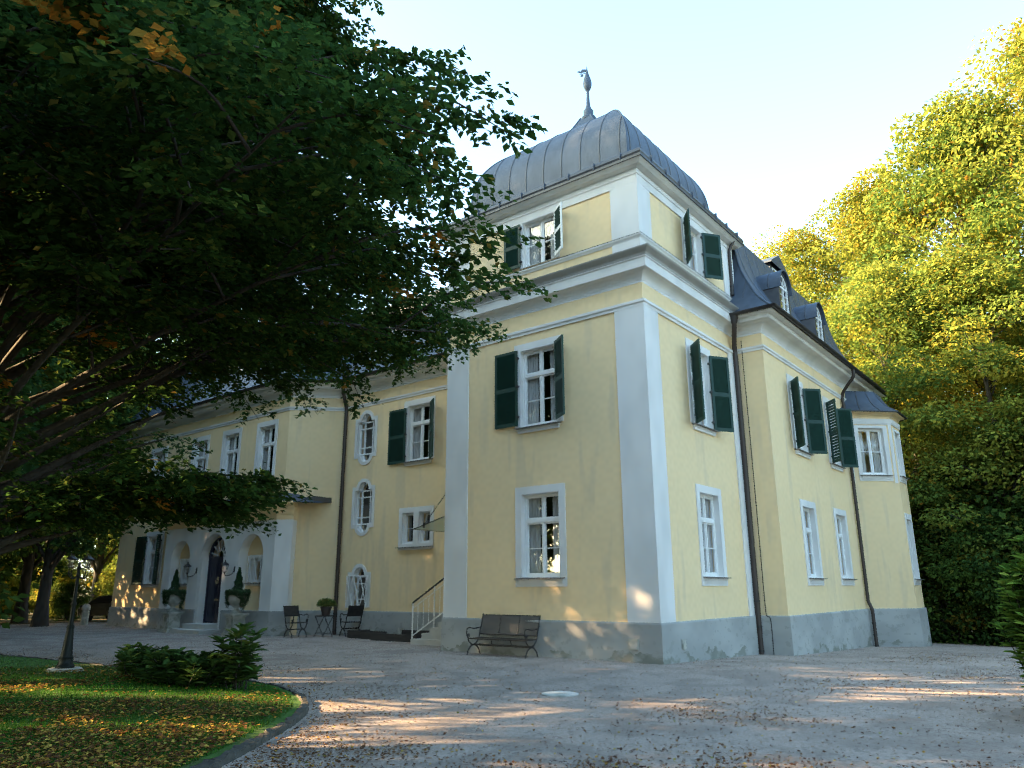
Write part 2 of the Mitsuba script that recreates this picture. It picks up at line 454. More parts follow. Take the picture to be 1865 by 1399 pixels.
def shutter(wall, u, z0, h, w, side, ang, frame_mat='shutter_green', slat_mat='shutter_green', tilt=None, label=None):
    """A louvred leaf hinged at u; side -1 folds to the left, +1 to the right; ang = degrees it stands off the wall."""
    t = 0.036
    tilt = (-1 if side > 0 else 1) if tilt is None else tilt
    st = 0.075
    fr = [bx(0, st, -t, 0, 0, h), bx(w - st, w, -t, 0, 0, h), bx(st, w - st, -t, 0, 0, 0.10), bx(st, w - st, -t, 0, h - 0.07, h),
          bx(st, w - st, -t, 0, h * 0.46, h * 0.46 + 0.12)]
    sl = []
    for a, b in ((0.10, h * 0.46), (h * 0.46 + 0.12, h - 0.07)):
        n = max(2, int((b - a) / 0.098))
        for k in range(n):
            zc = a + (k + 0.5) * (b - a) / n
            m = bx(st - 0.004, w - st + 0.004, -0.052, 0.052, -0.005, 0.005)
            th = tilt * math.radians(62)
            c, s = math.cos(th), math.sin(th)
            v = m[0] @ np.array([[1, 0, 0], [0, c, s], [0, -s, c]]) + [0, -t / 2, zc]
            sl.append((v, m[1]))
    a = math.radians(ang) if side > 0 else math.pi - math.radians(ang)
    rz = -a if side > 0 else a
    if side > 0:
        M = mat((u, -0.055, z0), -math.radians(ang))
    else:
        M = mat((u, -0.055 - t, z0), math.pi + math.radians(ang))
    M = wall.M @ M
    k = part(V, 'shutter', xf(cat(fr), M), frame_mat, label=label)
    part(k, 'slats', xf(cat(sl), M), slat_mat, kind='stuff')
    hg = [bx(-0.05, 0.02, -0.045, 0.045, z, z + 0.05) for z in (h * 0.1, h * 0.5, h * 0.88)]
    for q in hg:
        part(k, 'hinge', xf(q, M), 'iron')
    return k

def panes(k, wall, cells, d):
    for (a, b, c, e) in cells:
        v = np.array([[a, d, c], [b, d, c], [b, d, e], [a, d, e]], float)
        part(k, 'pane', xf((v, np.array([[0, 1, 2], [0, 2, 3]])), wall.M), 'glass')

def curtains(k, wall, u0, u1, z0, z1, frac=0.33, d=0.28):
    w = u1 - u0
    for a, b in ((u0 - 0.05, u0 + w * frac), (u1 - w * frac, u1 + 0.05)):
        us = np.linspace(a, b, 25)
        dd = d + 0.025 * np.sin((us - a) * 2 * math.pi / 0.085)
        v = np.vstack([np.column_stack([us, dd, np.full(25, z0 - 0.05)]), np.column_stack([us, dd, np.full(25, z1 + 0.05)])])
        i = np.arange(24)
        f = np.vstack([np.stack([i, i + 1, i + 26], 1), np.stack([i, i + 26, i + 25], 1)])
        part(k, 'curtain', xf((v, f), wall.M), 'curtain', smooth=True)

def sill(k, wall, u0, u1, z, apron=0.2):
    """Tin sill sloping out, with a plaster apron under it."""
    v, f = bx(u0 - 0.03, u1 + 0.03, -0.16, 0.15, z - 0.02, z)
    v = v.copy()
    v[:, 2] += np.where(v[:, 1] < 0, -0.035, 0.0)
    part(k, 'sill', xf((v, f), wall.M), 'sill_metal')
    prof = [bx(u0 + 0.01, u1 - 0.01, -0.085, 0.003, z - 0.10, z - 0.05), bx(u0 + 0.03, u1 - 0.03, -0.06, 0.003, z - apron + 0.03, z - 0.10)]
    part(k, 'apron', xf(cat(prof), wall.M), 'plaster_white')

def window(wall, uc, z0, z1, w, band=0.2, bottom=False, top=0.2, transom=0.67, cols=2, lowrows=2, cur=True, label=None, sl=True, tilt_sash=None, apron=0.2, rec=0.13):
    u0, u1 = uc - w / 2, uc + w / 2
    wall.holes.append(rect(u0, u1, z0, z1))
    k = holder(V, 'window', label)
    o = rect(u0 - band, u1 + band, z0 - (0.24 if bottom else 0.0), z1 + top)
    i1 = rect(u0 + 0.004, u1 - 0.004, z0 + 0.004, z1 - 0.004)
    lin = rect(u0 - 0.001, u1 + 0.001, z0 - 0.001, z1 + 0.001)
    if band:
        part(k, 'surround', xf(cat([extr(ring(o, i1), -0.030, 0.003), extr(ring(lin, i1), 0.003, rec)]), wall.M), 'plaster_white')
    fo = rect(u0 + 0.004, u1 - 0.004, z0 + 0.004, z1 - 0.004)
    zt = z0 + (z1 - z0) * transom
    b = 0.06
    cells, rows = [], []
    fr = [extr(ring(fo, rect(u0 + b, u1 - b, z0 + b, z1 - b)), rec, rec + 0.08)]
    inner = (u0 + b, u1 - b)
    cw = (inner[1] - inner[0]) / cols
    for c in range(1, cols):
        uu = inner[0] + c * cw
        fr.append(bx(uu - 0.022, uu + 0.022, rec - 0.012, rec + 0.078, z0 + b, z1 - b))
    if transom < 1:
        fr.append(bx(inner[0], inner[1], rec - 0.025, rec + 0.074, zt - 0.045, zt + 0.045))
        spans = [(z0 + b, zt - 0.045, lowrows), (zt + 0.045, z1 - b, 1)]
    else:
        spans = [(z0 + b, z1 - b, lowrows)]
    mu = []
    for c in range(cols):
        a = inner[0] + c * cw + (0.022 if c else 0)
        e = inner[0] + (c + 1) * cw - (0.022 if c < cols - 1 else 0)
        for (za, zb, nr) in spans:
            fr.append(extr(ring(rect(a, e, za, zb), rect(a + 0.04, e - 0.04, za + 0.045, zb - 0.04)), rec + 0.015, rec + 0.066))
            aa, ee, zaa, zbb = a + 0.04, e - 0.04, za + 0.045, zb - 0.04
            hh = (zbb - zaa) / nr
            for r in range(nr):
                if r:
                    mu.append(bx(aa, ee, rec + 0.02, rec + 0.06, zaa + r * hh - 0.013, zaa + r * hh + 0.013))
                cells.append((aa, ee, zaa + r * hh, zaa + (r + 1) * hh))
    part(k, 'frame', xf(cat(fr), wall.M), 'paint_white')
    if mu:
        part(k, 'muntin', xf(cat(mu), wall.M), 'paint_white')
    panes(k, wall, cells, rec + 0.045)
    if cur:
        curtains(k, wall, u0, u1, z0, z1)
    if sl:
        sill(k, wall, u0 - (band * 0.6 if bottom else 0.1), u1 + (band * 0.6 if bottom else 0.1), z0 + 0.006, apron)
    return k, u0, u1

G0, G1 = 1.92, 4.06        # ground floor openings
U0, U1 = 5.89, 8.08        # upper floor openings
# tower front
ua = 6.66
window(A, ua - 3.31, G0, G1, 1.22, bottom=True, label='tall ground floor window beside the tower corner, above the iron bench')
k, l, r = window(A, ua - 3.31, U0, U1, 1.22, label='upper floor window of the tower front with one shutter standing open')
shutter(A, l - 0.06, U0 + 0.06, 2.16, 0.80, -1, 0)
shutter(A, r + 0.02, U0 + 0.06, 2.16, 0.62, 1, 35, label='green louvred shutter standing open and casting its shadow on the wall')
k, l, r = window(A, ua - 3.20, 10.58, 12.0, 1.16, band=0.12, top=0.006, transom=1.0, cols=2, lowrows=2, cur=True, label='top floor window of the tower front under the dome', sl=False)
shutter(A, l - 0.06, 10.62, 1.36, 0.60, -1, 0)
shutter(A, r + 0.02, 10.60, 1.40, 0.58, 1, 35, frame_mat='paint_white', label='louvred shutter with white frame and green slats, standing open')
# tower side
window(B, 3.11, G0, G1, 1.18, bottom=True, label='ground floor window on the shaded side of the tower')
k, l, r = window(B, 3.11, U0, U1, 1.18, label='upper floor window on the shaded side of the tower')
shutter(B, l - 0.0, U0 - 0.02, 2.2, 0.62, -1, 45, tilt=-1)
shutter(B, r + 0.02, U0 - 0.02, 2.2, 0.62, 1, 33)
k, l, r = window(B, 3.28, 10.58, 12.0, 1.16, band=0.12, top=0.006, transom=1.0, label='top floor window on the shaded side of the tower', sl=False)
shutter(B, l - 0.02, 10.56, 1.46, 0.56, -1, 38, tilt=-1)
shutter(B, r + 0.03, 10.56, 1.46, 0.62, 1, 34)
# side wing
for y, tag in ((8.45, 'first'), (11.92, 'second')):
    window(C, y - 5.75, G0, G1, 1.10, bottom=True, label=f'{tag} ground floor window of the side wing, counted from the tower')
for y, al, tag in ((8.47, 38, 'first'), (12.2, 44, 'second')):
    k, l, r = window(C, y - 5.75, U0 - 0.05, U1, 1.16, label=f'{tag} shuttered upper window of the side wing, counted from the tower')
    shutter(C, l, U0 - 0.05, 2.2, 0.60, -1, al, tilt=-1 if tag == 'first' else 1)
    shutter(C, r + 0.02, U0 - 0.05, 2.2, 0.62, 1, 44)
# bay
window(D, 1.02, 5.72, 7.52, 1.02, band=0.16, top=0.10, bottom=True, transom=1.0, cols=2, lowrows=2, label='wide two light window on the slanting face of the bay')
window(E, 0.66, 5.72, 7.45, 0.80, band=0.14, top=0.10, bottom=True, transom=1.0, cols=2, lowrows=2, label='narrow upper window on the outer face of the bay')
window(E, 0.62, 1.92, 4.10, 0.80, band=0.14, bottom=True, label='narrow ground floor window on the outer face of the bay')
# recess between portico and tower
fo = -15.22
k, l, r = window(F, -11.02 - fo, 6.15, 8.25, 1.20, label='shuttered upper window of the recessed wall, beside the white pilaster')
shutter(F, l - 0.05, 6.12, 2.06, 0.90, -1, 0)
shutter(F, r + 0.02, 6.12, 2.1, 0.62, 1, 35)

def lobed(wall, uc, zc, hw, hh, rr, top, bot, surround=0.13):
    """Opening with rounded lobes above and below a rectangle."""
    def shape(g):
        ps = [rect(uc - hw - g, uc + hw + g, zc - hh - (g if bot else 0), zc + hh + g)]
        if top:
            ps.append(Point(uc, zc + hh).buffer(rr + g, 24))
        if bot:
            ps.append(Point(uc, zc - hh).buffer(rr + g, 24))
        return unary_union(ps)
    hole = shape(0.0)
    wall.holes.append(hole)
    inn = shape(-0.004)
    k = holder(V, 'window')
    part(k, 'surround', xf(cat([extr(ring(shape(surround), inn), -0.03, 0.003), extr(ring(shape(0.001), inn), 0.003, 0.13)]), wall.M), 'plaster_white')
    fr = [extr(ring(inn, shape(-0.05)), 0.13, 0.2)]
    lim = inn.bounds
    lo, hi = lim[1] + 0.02, lim[3] - 0.02
    for du in (-0.24, 0.24):
        fr.append(bx(uc + du - 0.022, uc + du + 0.022, 0.125, 0.19, zc - hh + 0.02, zc + hh - 0.02))
    for zz in (zc - hh + 0.03, zc - hh + 0.28, zc + hh - 0.28, zc + hh - 0.03):
        fr.append(bx(uc - hw + 0.02, uc + hw - 0.02, 0.118, 0.186, zz - 0.022, zz + 0.022))
    part(k, 'frame', xf(cat(fr), wall.M), 'paint_white')
    part(k, 'pane', xf(extr(shape(-0.03), 0.165, 0.166), wall.M), 'glass')
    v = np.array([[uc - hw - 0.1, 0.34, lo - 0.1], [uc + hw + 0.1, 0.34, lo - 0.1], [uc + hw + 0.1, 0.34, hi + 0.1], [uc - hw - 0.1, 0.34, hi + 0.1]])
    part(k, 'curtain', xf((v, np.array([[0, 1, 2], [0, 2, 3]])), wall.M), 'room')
    return k

k = lobed(F, -13.93 - fo, 4.66, 0.51, 0.66, 0.30, True, True)
labels[k] = {'label': 'white lobed stair window in the middle of the recessed wall'}
k = lobed(F, -13.95 - fo, 7.36, 0.51, 0.66, 0.30, True, True)
labels[k] = {'label': 'white lobed stair window under the tree branch, topmost of its column'}
k = lobed(F, -13.97 - fo, 1.56, 0.51, 0.56, 0.31, True, False)
labels[k] = {'label': 'lobed stair window behind a white crossed grille, just above the plinth'}

def grille(k, wall, u0, u1, z0, z1, n=3, d=-0.10):
    bars = [tube([(u0, d, z0), (u0, d, z1)], 0.013, 6), tube([(u1, d, z0), (u1, d, z1)], 0.013, 6), tube([(u0, d, z0), (u1, d, z0)], 0.012, 6),
            tube([(u0, d, z1), (u1, d, z1)], 0.014, 6)]
    st = (u1 - u0) / n
    for i in range(n):
        a, b = u0 + i * st, u0 + (i + 1) * st
        for q in (0, 1):
            bars.append(tube([(a, d, z0), (b, d, z1)] if q else [(b, d, z0), (a, d, z1)], 0.017, 6))
    for u in (u0 + 0.03, u1 - 0.03):
        for z in (z0, z1):
            bars.append(tube([(u, d, z), (u, 0.02, z)], 0.012, 6))
    part(k, 'grille', xf(cat(bars), wall.M), 'paint_white', smooth=40)

grille(k, F, -13.97 - fo - 0.60, -13.97 - fo + 0.56, 0.98, 2.12, 3)
# paired casements with the tilted sash
k = holder(V, 'window', 'pair of small casements under the glass canopy, one tilted ajar')
for uc, tilted in ((-11.45 - fo, False), (-10.62 - fo, True)):
    u0, u1, z0, z1 = uc - 0.29, uc + 0.29, 3.18, 4.29
    F.holes.append(rect(u0, u1, z0, z1))
    i1 = rect(u0 + 0.004, u1 - 0.004, z0 + 0.004, z1 - 0.004)
    fr = [extr(ring(rect(u0 - 0.001, u1 + 0.001, z0 - 0.001, z1 + 0.001), i1), 0.003, 0.12), extr(ring(i1, rect(u0 + 0.045, u1 - 0.045, z0 + 0.045, z1 - 0.045)), 0.12, 0.20)]
    sash = extr(ring(rect(u0 + 0.05, u1 - 0.05, z0 + 0.05, z1 - 0.05), rect(u0 + 0.10, u1 - 0.10, z0 + 0.10, z1 - 0.10)), 0.135, 0.175)
    mid = bx(u0 + 0.10, u1 - 0.10, 0.14, 0.17, (z0 + z1) / 2 - 0.012, (z0 + z1) / 2 + 0.012)
    pv = np.array([[u0 + 0.09, 0.155, z0 + 0.09], [u1 - 0.09, 0.155, z0 + 0.09], [u1 - 0.09, 0.155, z1 - 0.09], [u0 + 0.09, 0.155, z1 - 0.09]])
    s = cat([sash, mid])
    if tilted:
        def tl(v):
            v = np.array(v)
            v[:, 1] += (v[:, 2] - z0 - 0.05) * 0.16
            return v
        s = (tl(s[0]), s[1])
        pv = tl(pv)
    part(k, 'frame', xf(cat(fr), F.M), 'paint_white')
    part(k, 'sash', xf(s, F.M), 'paint_white')
    part(k, 'pane', xf((pv, np.array([[0, 1, 2], [0, 2, 3]])), F.M), 'glass')
    curtains(k, F, u0, u1, z0, z1, 0.2, 0.36)
o = rect(-11.45 - fo - 0.46, -10.62 - fo + 0.46, 3.0, 4.47)
hl = unary_union([rect(uc - 0.286, uc + 0.286, 3.184, 4.286) for uc in (-11.45 - fo, -10.62 - fo)])
part(k, 'surround', xf(extr(o.difference(hl), -0.03, 0.003), F.M), 'plaster_white')
sill(k, F, -11.45 - fo - 0.42, -10.62 - fo + 0.42, 3.1, 0.16)

# left wing and risalit
ho = -30.1
k, l, r = window(H, -26.55 - ho, G0, G1, 1.25, label='ground floor window left of the portico with dark green shutters')
shutter(H, l - 0.06, G0 - 0.02, 2.18, 0.95, -1, 0)
shutter(H, r + 0.02, G0 - 0.02, 2.18, 0.62, 1, 40)
for uc, tag in ((-23.35, 'left'), (-20.85, 'middle'), (-18.25, 'right')):
    window(H, uc - ho, 5.80, 8.15, 1.12, band=0.17, transom=0.68, lowrows=1, label=f'tall white upper window over the portico, {tag} of the three')
window(H, -27.1 - ho, U0, U1, 1.2, label='upper floor window of the left wing half hidden by branches')

C.holes.append(rect(8.75, 11.8, 0.2, 7.9))
# door and the two little windows at the back of the portico niches
DX0, DX1 = -21.73, -19.87
H.holes.append(rect(DX0 + 0.12 - ho, DX1 - 0.12 - ho, -0.8, 2.95).union(Point((DX0 + DX1) / 2 - ho, 2.95).buffer((DX1 - DX0) / 2 - 0.12, 24)))
for uc in (-23.35, -18.15):
    k, l, r = window(H, uc - ho, 1.92, 2.84, 0.98, band=0.12, top=0.12, transom=1.0, cols=2, lowrows=1, sl=False, cur=False, label='small barred window in the ' + ('left' if uc < -20 else 'right') + ' niche of the portico')
    sill(k, H, l - 0.1, r + 0.1, 1.92, 0.10)
    grille(k, H, l - 0.08, r + 0.08, 1.80, 2.92, 3, d=-0.09)

for w in (A, B, Rw, C, D, E, E2, F, G, H, BK, LF, TL, TB, TLB):
    w.build()

# floors inside, so that the rooms are rooms
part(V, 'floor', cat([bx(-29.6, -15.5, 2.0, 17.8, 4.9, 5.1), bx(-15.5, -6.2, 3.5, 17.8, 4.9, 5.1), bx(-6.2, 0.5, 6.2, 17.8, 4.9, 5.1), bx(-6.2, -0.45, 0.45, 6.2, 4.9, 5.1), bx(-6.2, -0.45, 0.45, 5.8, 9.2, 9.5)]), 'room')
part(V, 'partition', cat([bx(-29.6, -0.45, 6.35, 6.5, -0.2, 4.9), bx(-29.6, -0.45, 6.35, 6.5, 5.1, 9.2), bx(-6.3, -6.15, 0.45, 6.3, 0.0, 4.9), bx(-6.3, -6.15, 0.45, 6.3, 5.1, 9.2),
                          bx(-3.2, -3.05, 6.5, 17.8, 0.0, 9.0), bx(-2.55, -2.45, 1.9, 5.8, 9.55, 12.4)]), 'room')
# ------------------------------------------------------------------ plinth, pilasters, cornices
tower_path = [(-6.66, 3.08), (-6.66, 0), (0, 0), (0, 5.75)]
def plinth(path, name='plinth'):
    part(V, name, sweep(path, [(0.003, -0.9), (0.075, -0.9), (0.060, HP - 0.03), (0.045, HP), (0.003, HP + 0.005)]), 'plaster_grey')
plinth(tower_path)
plinth([(0.06, 5.75), (0.92, 5.75), (0.92, 14.0), (2.28, 15.36), (2.28, 16.70), (0.92, 18.06), (0.92, 18.3), (-2, 18.3)])
plinth([(-16.2, 2.1), (-15.22, 3.08), (-6.72, 3.08)])
plinth([(-30.1, 6), (-30.1, 1.5), (-24.7, 1.5)])

def pil(wall, u0, u1, z0, z1, d=0.035, name='pilaster'):
    part(V, name, xf(bx(u0, u1, -d, 0.002, z0, z1), wall.M), 'plaster_white')

pil(A, 5.84, 6.66 + 0.035, HP + 0.004, 8.53)
part(V, 'pilaster', bx(-0.002, 0.034, 0.0, 0.72, HP + 0.004, 8.53), 'plaster_white')
pil(A, -0.035, 0.82, HP + 0.004, 8.53)
pil(B, 5.24, 5.748, HP + 0.004, 8.53)
# upper storey: framed yellow fields between white corner strips
pil(A, 5.86, 6.66 + 0.034, 9.96, 10.38, name='corner_strip')
pil(A, 5.86, 6.66 + 0.034, 10.50, 12.01, name='corner_strip')
part(V, 'corner_strip', bx(-0.002, 0.033, 0.0, 0.66, 10.50, 12.01), 'plaster_white')
part(V, 'corner_strip', bx(-0.002, 0.033, 0.0, 0.66, 9.96, 10.38), 'plaster_white')
pil(A, -0.034, 0.80, 10.50, 12.01, name='corner_strip')
pil(B, 5.45, 6.29, 9.96, 12.01, name='corner_strip')
tower_top = [(-6.66, 6.25), (-6.66, 0), (0, 0), (0, 6.26)]
part(V, 'frieze', sweep(tower_top, [(0.002, 12.012), (0.036, 12.012), (0.036, 12.24), (0.055, 12.245), (0.055, 12.265), (0.040, 12.27), (0.040, 12.40), (0.002, 12.40)]), 'plaster_white')
part(V, 'string_course', sweep(tower_top, [(0.002, 10.38), (0.03, 10.385), (0.05, 10.42), (0.09, 10.455), (0.09, 10.49), (0.002, 10.498)]), 'plaster_white')
part(V, 'string_course_flashing', sweep(tower_top, [(0.001, 10.503), (0.10, 10.493), (0.10, 10.500), (0.001, 10.512)]), 'zinc_dark')
tp = [(-6.66, 6.0), (-6.66, 0), (0, 0), (0, 5.745)]
part(V, 'belt_course', sweep(tp, [(0.002, 8.53), (0.040, 8.53), (0.042, 8.60), (0.075, 8.62), (0.075, 8.69), (0.002, 8.70)]), 'plaster_white')
cove = [(0.002, 9.16)] + [(0.24 * (1 - math.cos(t)), 9.17 + 0.27 * math.sin(t)) for t in np.linspace(0, math.pi / 2, 8)]
part(V, 'cornice', sweep(tp, cove + [(0.27, 9.45), (0.27, 9.70), (0.30, 9.71), (0.30, 9.74), (0.002, 9.75)]), 'plaster_white')
cyma = [(0.002, 9.752), (0.31, 9.745), (0.315, 9.78)] + [(0.315 + 0.14 * t * t * (3 - 2 * t), 9.78 + 0.14 * t) for t in np.linspace(0.1, 1, 8)] + [(0.462, 9.93), (0.002, 10.06)]
part(V, 'cornice_cap', sweep(tp, cyma), 'cap_grey')

wing_path = [(0.062, 5.75), (0.92, 5.75), (0.92, 18.3), (-3, 18.3)]
left_path = [(-30.1, 12), (-30.1, 1.5), (-16.8, 1.5), (-15.22, 3.08), (-6.70, 3.08)]
for p in (wing_path, left_path):
    part(V, 'belt_course', sweep(p, [(0.002, 8.60), (0.035, 8.60), (0.037, 8.66), (0.07, 8.68), (0.07, 8.74), (0.002, 8.75)]), 'plaster_white')
    cv = [(0.002, 9.13)] + [(0.30 * (1 - math.cos(t)), 9.14 + 0.30 * math.sin(t)) for t in np.linspace(0, math.pi / 2, 8)]
    part(V, 'cornice', sweep(p, cv + [(0.40, 9.45), (0.42, 9.48), (0.42, 9.58), (0.60, 9.60), (0.60, 9.635), (0.002, 9.64)]), 'plaster_white')
# bay trims
bay = [(0.92, 14.0), (2.28, 15.36), (2.28, 16.70), (0.92, 18.06)]
part(V, 'bay_band', sweep(bay, [(0.002, 7.66), (0.03, 7.66), (0.03, 7.70), (0.045, 7.72), (0.045, 7.88), (0.002, 7.89)]), 'plaster_white')
part(V, 'bay_cornice', sweep(bay, [(0.002, 7.89)] + [(0.22 * (1 - math.cos(t)), 7.90 + 0.2 * math.sin(t)) for t in np.linspace(0.2, math.pi / 2, 7)] + [(0.26, 8.11), (0.002, 8.12)]), 'plaster_yellow')
for w, L in ((D, 1.923), (E, 1.34)):
    for u0, u1 in ((0.04, 0.16), (L - 0.16, L - 0.04)) if w is D else ():
        pil(w, u0, u1, 5.4, 7.66, 0.02, 'bay_strip')

# ------------------------------------------------------------------ roofs
def loft(rings, closed=True):
    R = np.array(rings)
    k, n = R.shape[:2]
    f = []
    for i in range(k - 1):
        for j in range(n if closed else n - 1):
            a, b = i * n + j, i * n + (j + 1) % n
            f += [[a, b, b + n], [a, b + n, a + n]]
    return R.reshape(-1, 3), np.array(f)

def ring_at(poly, out, z):
    q = mitre(poly, out, closed=True)
    return np.column_stack([q, np.full(len(q), z)])

# bell dome of the tower: four curved faces of standing-seam panels
DC = np.array([-3.33, 3.15])
DH = np.array([3.33, 3.15])
PROF = bezier([(-0.28, 12.70), (0.20, 12.86), (0.40, 12.98), (0.43, 13.35), (0.44, 13.85), (0.52, 14.35), (0.70, 14.80), (1.00, 15.22), (1.40, 15.55), (1.85, 15.80), (2.22, 15.98), (2.50, 16.25), (2.70, 16.58), (2.84, 16.86), (2.93, 17.06)], 4)
dome = holder(V, 'dome')

def half_at(ins):
    k = max(0.0, ins) / 2.93
    return DH[0] - ins - k * 0.20, DH[1] - ins - k * 0.02

def dome_pt(side, s, i):
    """Point on dome face; s is the distance along the face from its centre line; clipped to the hip."""
    ins, z = PROF[i]
    hx, hy = half_at(ins)
    if side == 0:
        return [DC[0] + np.clip(s, -hx, hx), DC[1] - hy, z]
    if side == 1:
        return [DC[0] + hx, DC[1] + np.clip(s, -hy, hy), z]
    if side == 2:
        return [DC[0] - np.clip(s, -hx, hx), DC[1] + hy, z]
    return [DC[0] - hx, DC[1] - np.clip(s, -hy, hy), z]

npf = len(PROF)
for side in range(4):
    half = DH[0] if side % 2 == 0 else DH[1]
    n = 9
    step = 0.66 if side % 2 == 0 else 0.63
    cuts = [-4.0] + [(q - (n - 1) / 2) * step for q in range(n)] + [4.0]
    for a, b in zip(cuts[:-1], cuts[1:]):
        ss = np.linspace(a, b, 4)
        P = np.array([[dome_pt(side, s, i) for s in ss] for i in range(npf)])
        # sheet metal bellies a little between the seams
        v = P.reshape(-1, 3)
        f = []
        for i in range(npf - 1):
            for j in range(3):
                c = i * 4 + j
                f += [[c, c + 1, c + 5], [c, c + 5, c + 4]]
        f = np.array(f)
        ar = np.linalg.norm(np.cross(v[f[:, 1]] - v[f[:, 0]], v[f[:, 2]] - v[f[:, 0]]), axis=1)
        f = f[ar > 1e-7]
        if len(f):
            part(dome, 'panel', (v, f), 'zinc', smooth=30)
    for s in cuts[1:-1]:
        pts = []
        for i in range(npf):
            ins = PROF[i][0]
            lim = half_at(ins)[side % 2]
            if abs(s) <= lim and PROF[i][1] < 16.3:
                pts.append(dome_pt(side, s, i))
        if len(pts) > 2:
            part(dome, 'seam', tube(pts, 0.021, 5), 'zinc_dark', smooth=50)
for sx in (-1, 1):
    for sy in (-1, 1):
        part(dome, 'hip_seam', tube([[DC[0] + sx * half_at(i)[0], DC[1] + sy * half_at(i)[1], z] for i, z in PROF], 0.026, 6), 'zinc', smooth=50)
tsq = [(-6.66, 0), (0, 0), (0, 6.30), (-6.66, 6.30)]
part(V, 'tower_soffit', loft([ring_at(tsq, 0.0, 12.402), ring_at(tsq, 0.06, 12.405), ring_at(tsq, 0.20, 12.44), ring_at(tsq, 0.28, 12.50), ring_at(tsq, 0.32, 12.52), ring_at(tsq, 0.32, 12.56)]), 'plaster_white')
part(V, 'eave_sheet', loft([ring_at(tsq, 0.325, 12.52), ring_at(tsq, 0.345, 12.53), ring_at(tsq, 0.345, 12.60), ring_at(tsq, 0.325, 12.615), ring_at(tsq, 0.28, 12.69), ring_at(tsq, 0.0, 12.79)]), 'zinc_dark')
gut = part(V, 'tower_gutter', loft([ring_at(tsq, 0.27, 12.62), ring_at(tsq, 0.315, 12.63), ring_at(tsq, 0.335, 12.68), ring_at(tsq, 0.315, 12.76), ring_at(tsq, 0.285, 12.80), ring_at(tsq, 0.265, 12.79), ring_at(tsq, 0.295, 12.72), ring_at(tsq, 0.25, 12.65)]), 'zinc_dark')
for q in range(9):
    x = -6.9 + q * 0.83
    part(gut, 'bracket', bx(x - 0.012, x + 0.012, -0.36, -0.25, 12.60, 12.815), 'zinc')
for q in range(8):
    y = 0.3 + q * 0.83
    part(gut, 'bracket', bx(0.25, 0.36, y - 0.012, y + 0.012, 12.60, 12.815), 'zinc')

# finial: collar, shaft, onion, point and a little banner
FX, FY = -3.33, 3.15
fin = part(V, 'finial', lathe([(0.25, 16.98), (0.27, 17.03), (0.24, 17.10), (0.17, 17.15), (0.17, 17.36), (0.11, 17.44), (0.07, 17.58), (0.050, 17.95), (0.042, 18.14), (0.06, 18.17), (0.115, 18.27), (0.148, 18.40), (0.148, 18.50), (0.12, 18.64), (0.07, 18.80), (0.04, 18.92), (0.016, 19.06), (0.002, 19.20)], 16, (FX, FY, 0)), 'zinc', smooth=50)
bl = [extr(Polygon([(-0.34, 18.98), (-0.25, 19.02), (-0.24, 18.96), (-0.16, 19.06), (-0.02, 19.04), (-0.02, 18.95), (-0.14, 18.94), (-0.2, 18.90)]), -0.01, 0.01),
      extr(Polygon([(-0.24, 18.80), (-0.16, 18.86), (-0.12, 18.80), (-0.18, 18.76)]), -0.01, 0.01)]
part(fin, 'vane', xf(cat(bl), mat((FX, FY, 0), 0.5)), 'zinc')
part(fin, 'vane_rod', xf(cat([tube([(-0.26, 0, 18.86), (0, 0, 18.90)], 0.010, 5), tube([(-0.1, 0, 18.9), (-0.1, 0, 19.0)], 0.010, 5)]), mat((FX, FY, 0), 0.5)), 'zinc')

# mansard roof with a flared foot over the wings
foot = [(-30.1, 1.5), (-16.8, 1.5), (-15.22, 3.08), (-3.0, 3.08), (-3.0, 5.75), (0.92, 5.75), (0.92, 18.3), (-30.1, 18.3)]
MP = bezier([(0.66, 9.64), (0.31, 10.00), (-0.04, 10.42), (-0.25, 10.77), (-0.46, 11.15), (-0.67, 11.58), (-0.81, 12.0), (-0.95, 12.57), (-1.04, 13.2)], 3)
roof = part(V, 'mansard_roof', loft([ring_at(foot, o, z) for o, z in MP]), 'zinc', smooth=30)
up = ring_at(foot, -1.04, 13.2)
tri = trimesh.creation.triangulate_polygon(Polygon(up[:, :2]))
part(roof, 'upper_deck', (np.column_stack([tri[0], np.full(len(tri[0]), 13.199)]), tri[1]), 'zinc')
rx0, rx1, ry0, ry1 = -29.0, -0.15, 4.3, 17.2
uv_ = np.array([[rx0, ry0, 13.22], [rx1, ry0, 13.22], [rx1, ry1, 13.22], [rx0, ry1, 13.22], [rx0 + 5, 10.7, 15.3], [rx1 - 5, 10.7, 15.3]])
part(roof, 'upper_roof', (uv_, np.array([[0, 1, 5], [0, 5, 4], [1, 2, 5], [2, 3, 4], [2, 4, 5], [3, 0, 4]])), 'zinc')
fo_ = np.array(foot)
def roof_seam(p, q, m=0.9, ends=(1, 1)):
    """Standing seams up the roof foot between plan points p and q."""
    p, q = np.array(p, float), np.array(q, float)
    L = np.linalg.norm(q - p)
    e = (q - p) / L
    nrm = np.array([e[1], -e[0]])
    k = int((L - 0.6) / m)
    for i in range(k + 1):
        b = p + e * (0.35 + i * (L - 0.7) / max(k, 1))
        sl_ = (b - p) @ e
        pts = [[*(b + nrm * o), z + 0.008] for o, z in MP if sl_ >= -o * ends[0] and sl_ <= L + o * ends[1]]
        if len(pts) > 2:
            part(roof, 'seam', tube(pts, 0.016, 4), 'zinc_dark')
roof_seam((0.1, 5.75), (0.92, 5.75), 0.5, (-9, 1))
roof_seam((0.92, 5.75), (0.92, 18.3))
roof_seam((-30.1, 1.5), (-16.8, 1.5))
roof_seam((-15.22, 3.08), (-6.9, 3.08), 0.9, (-9, -9))
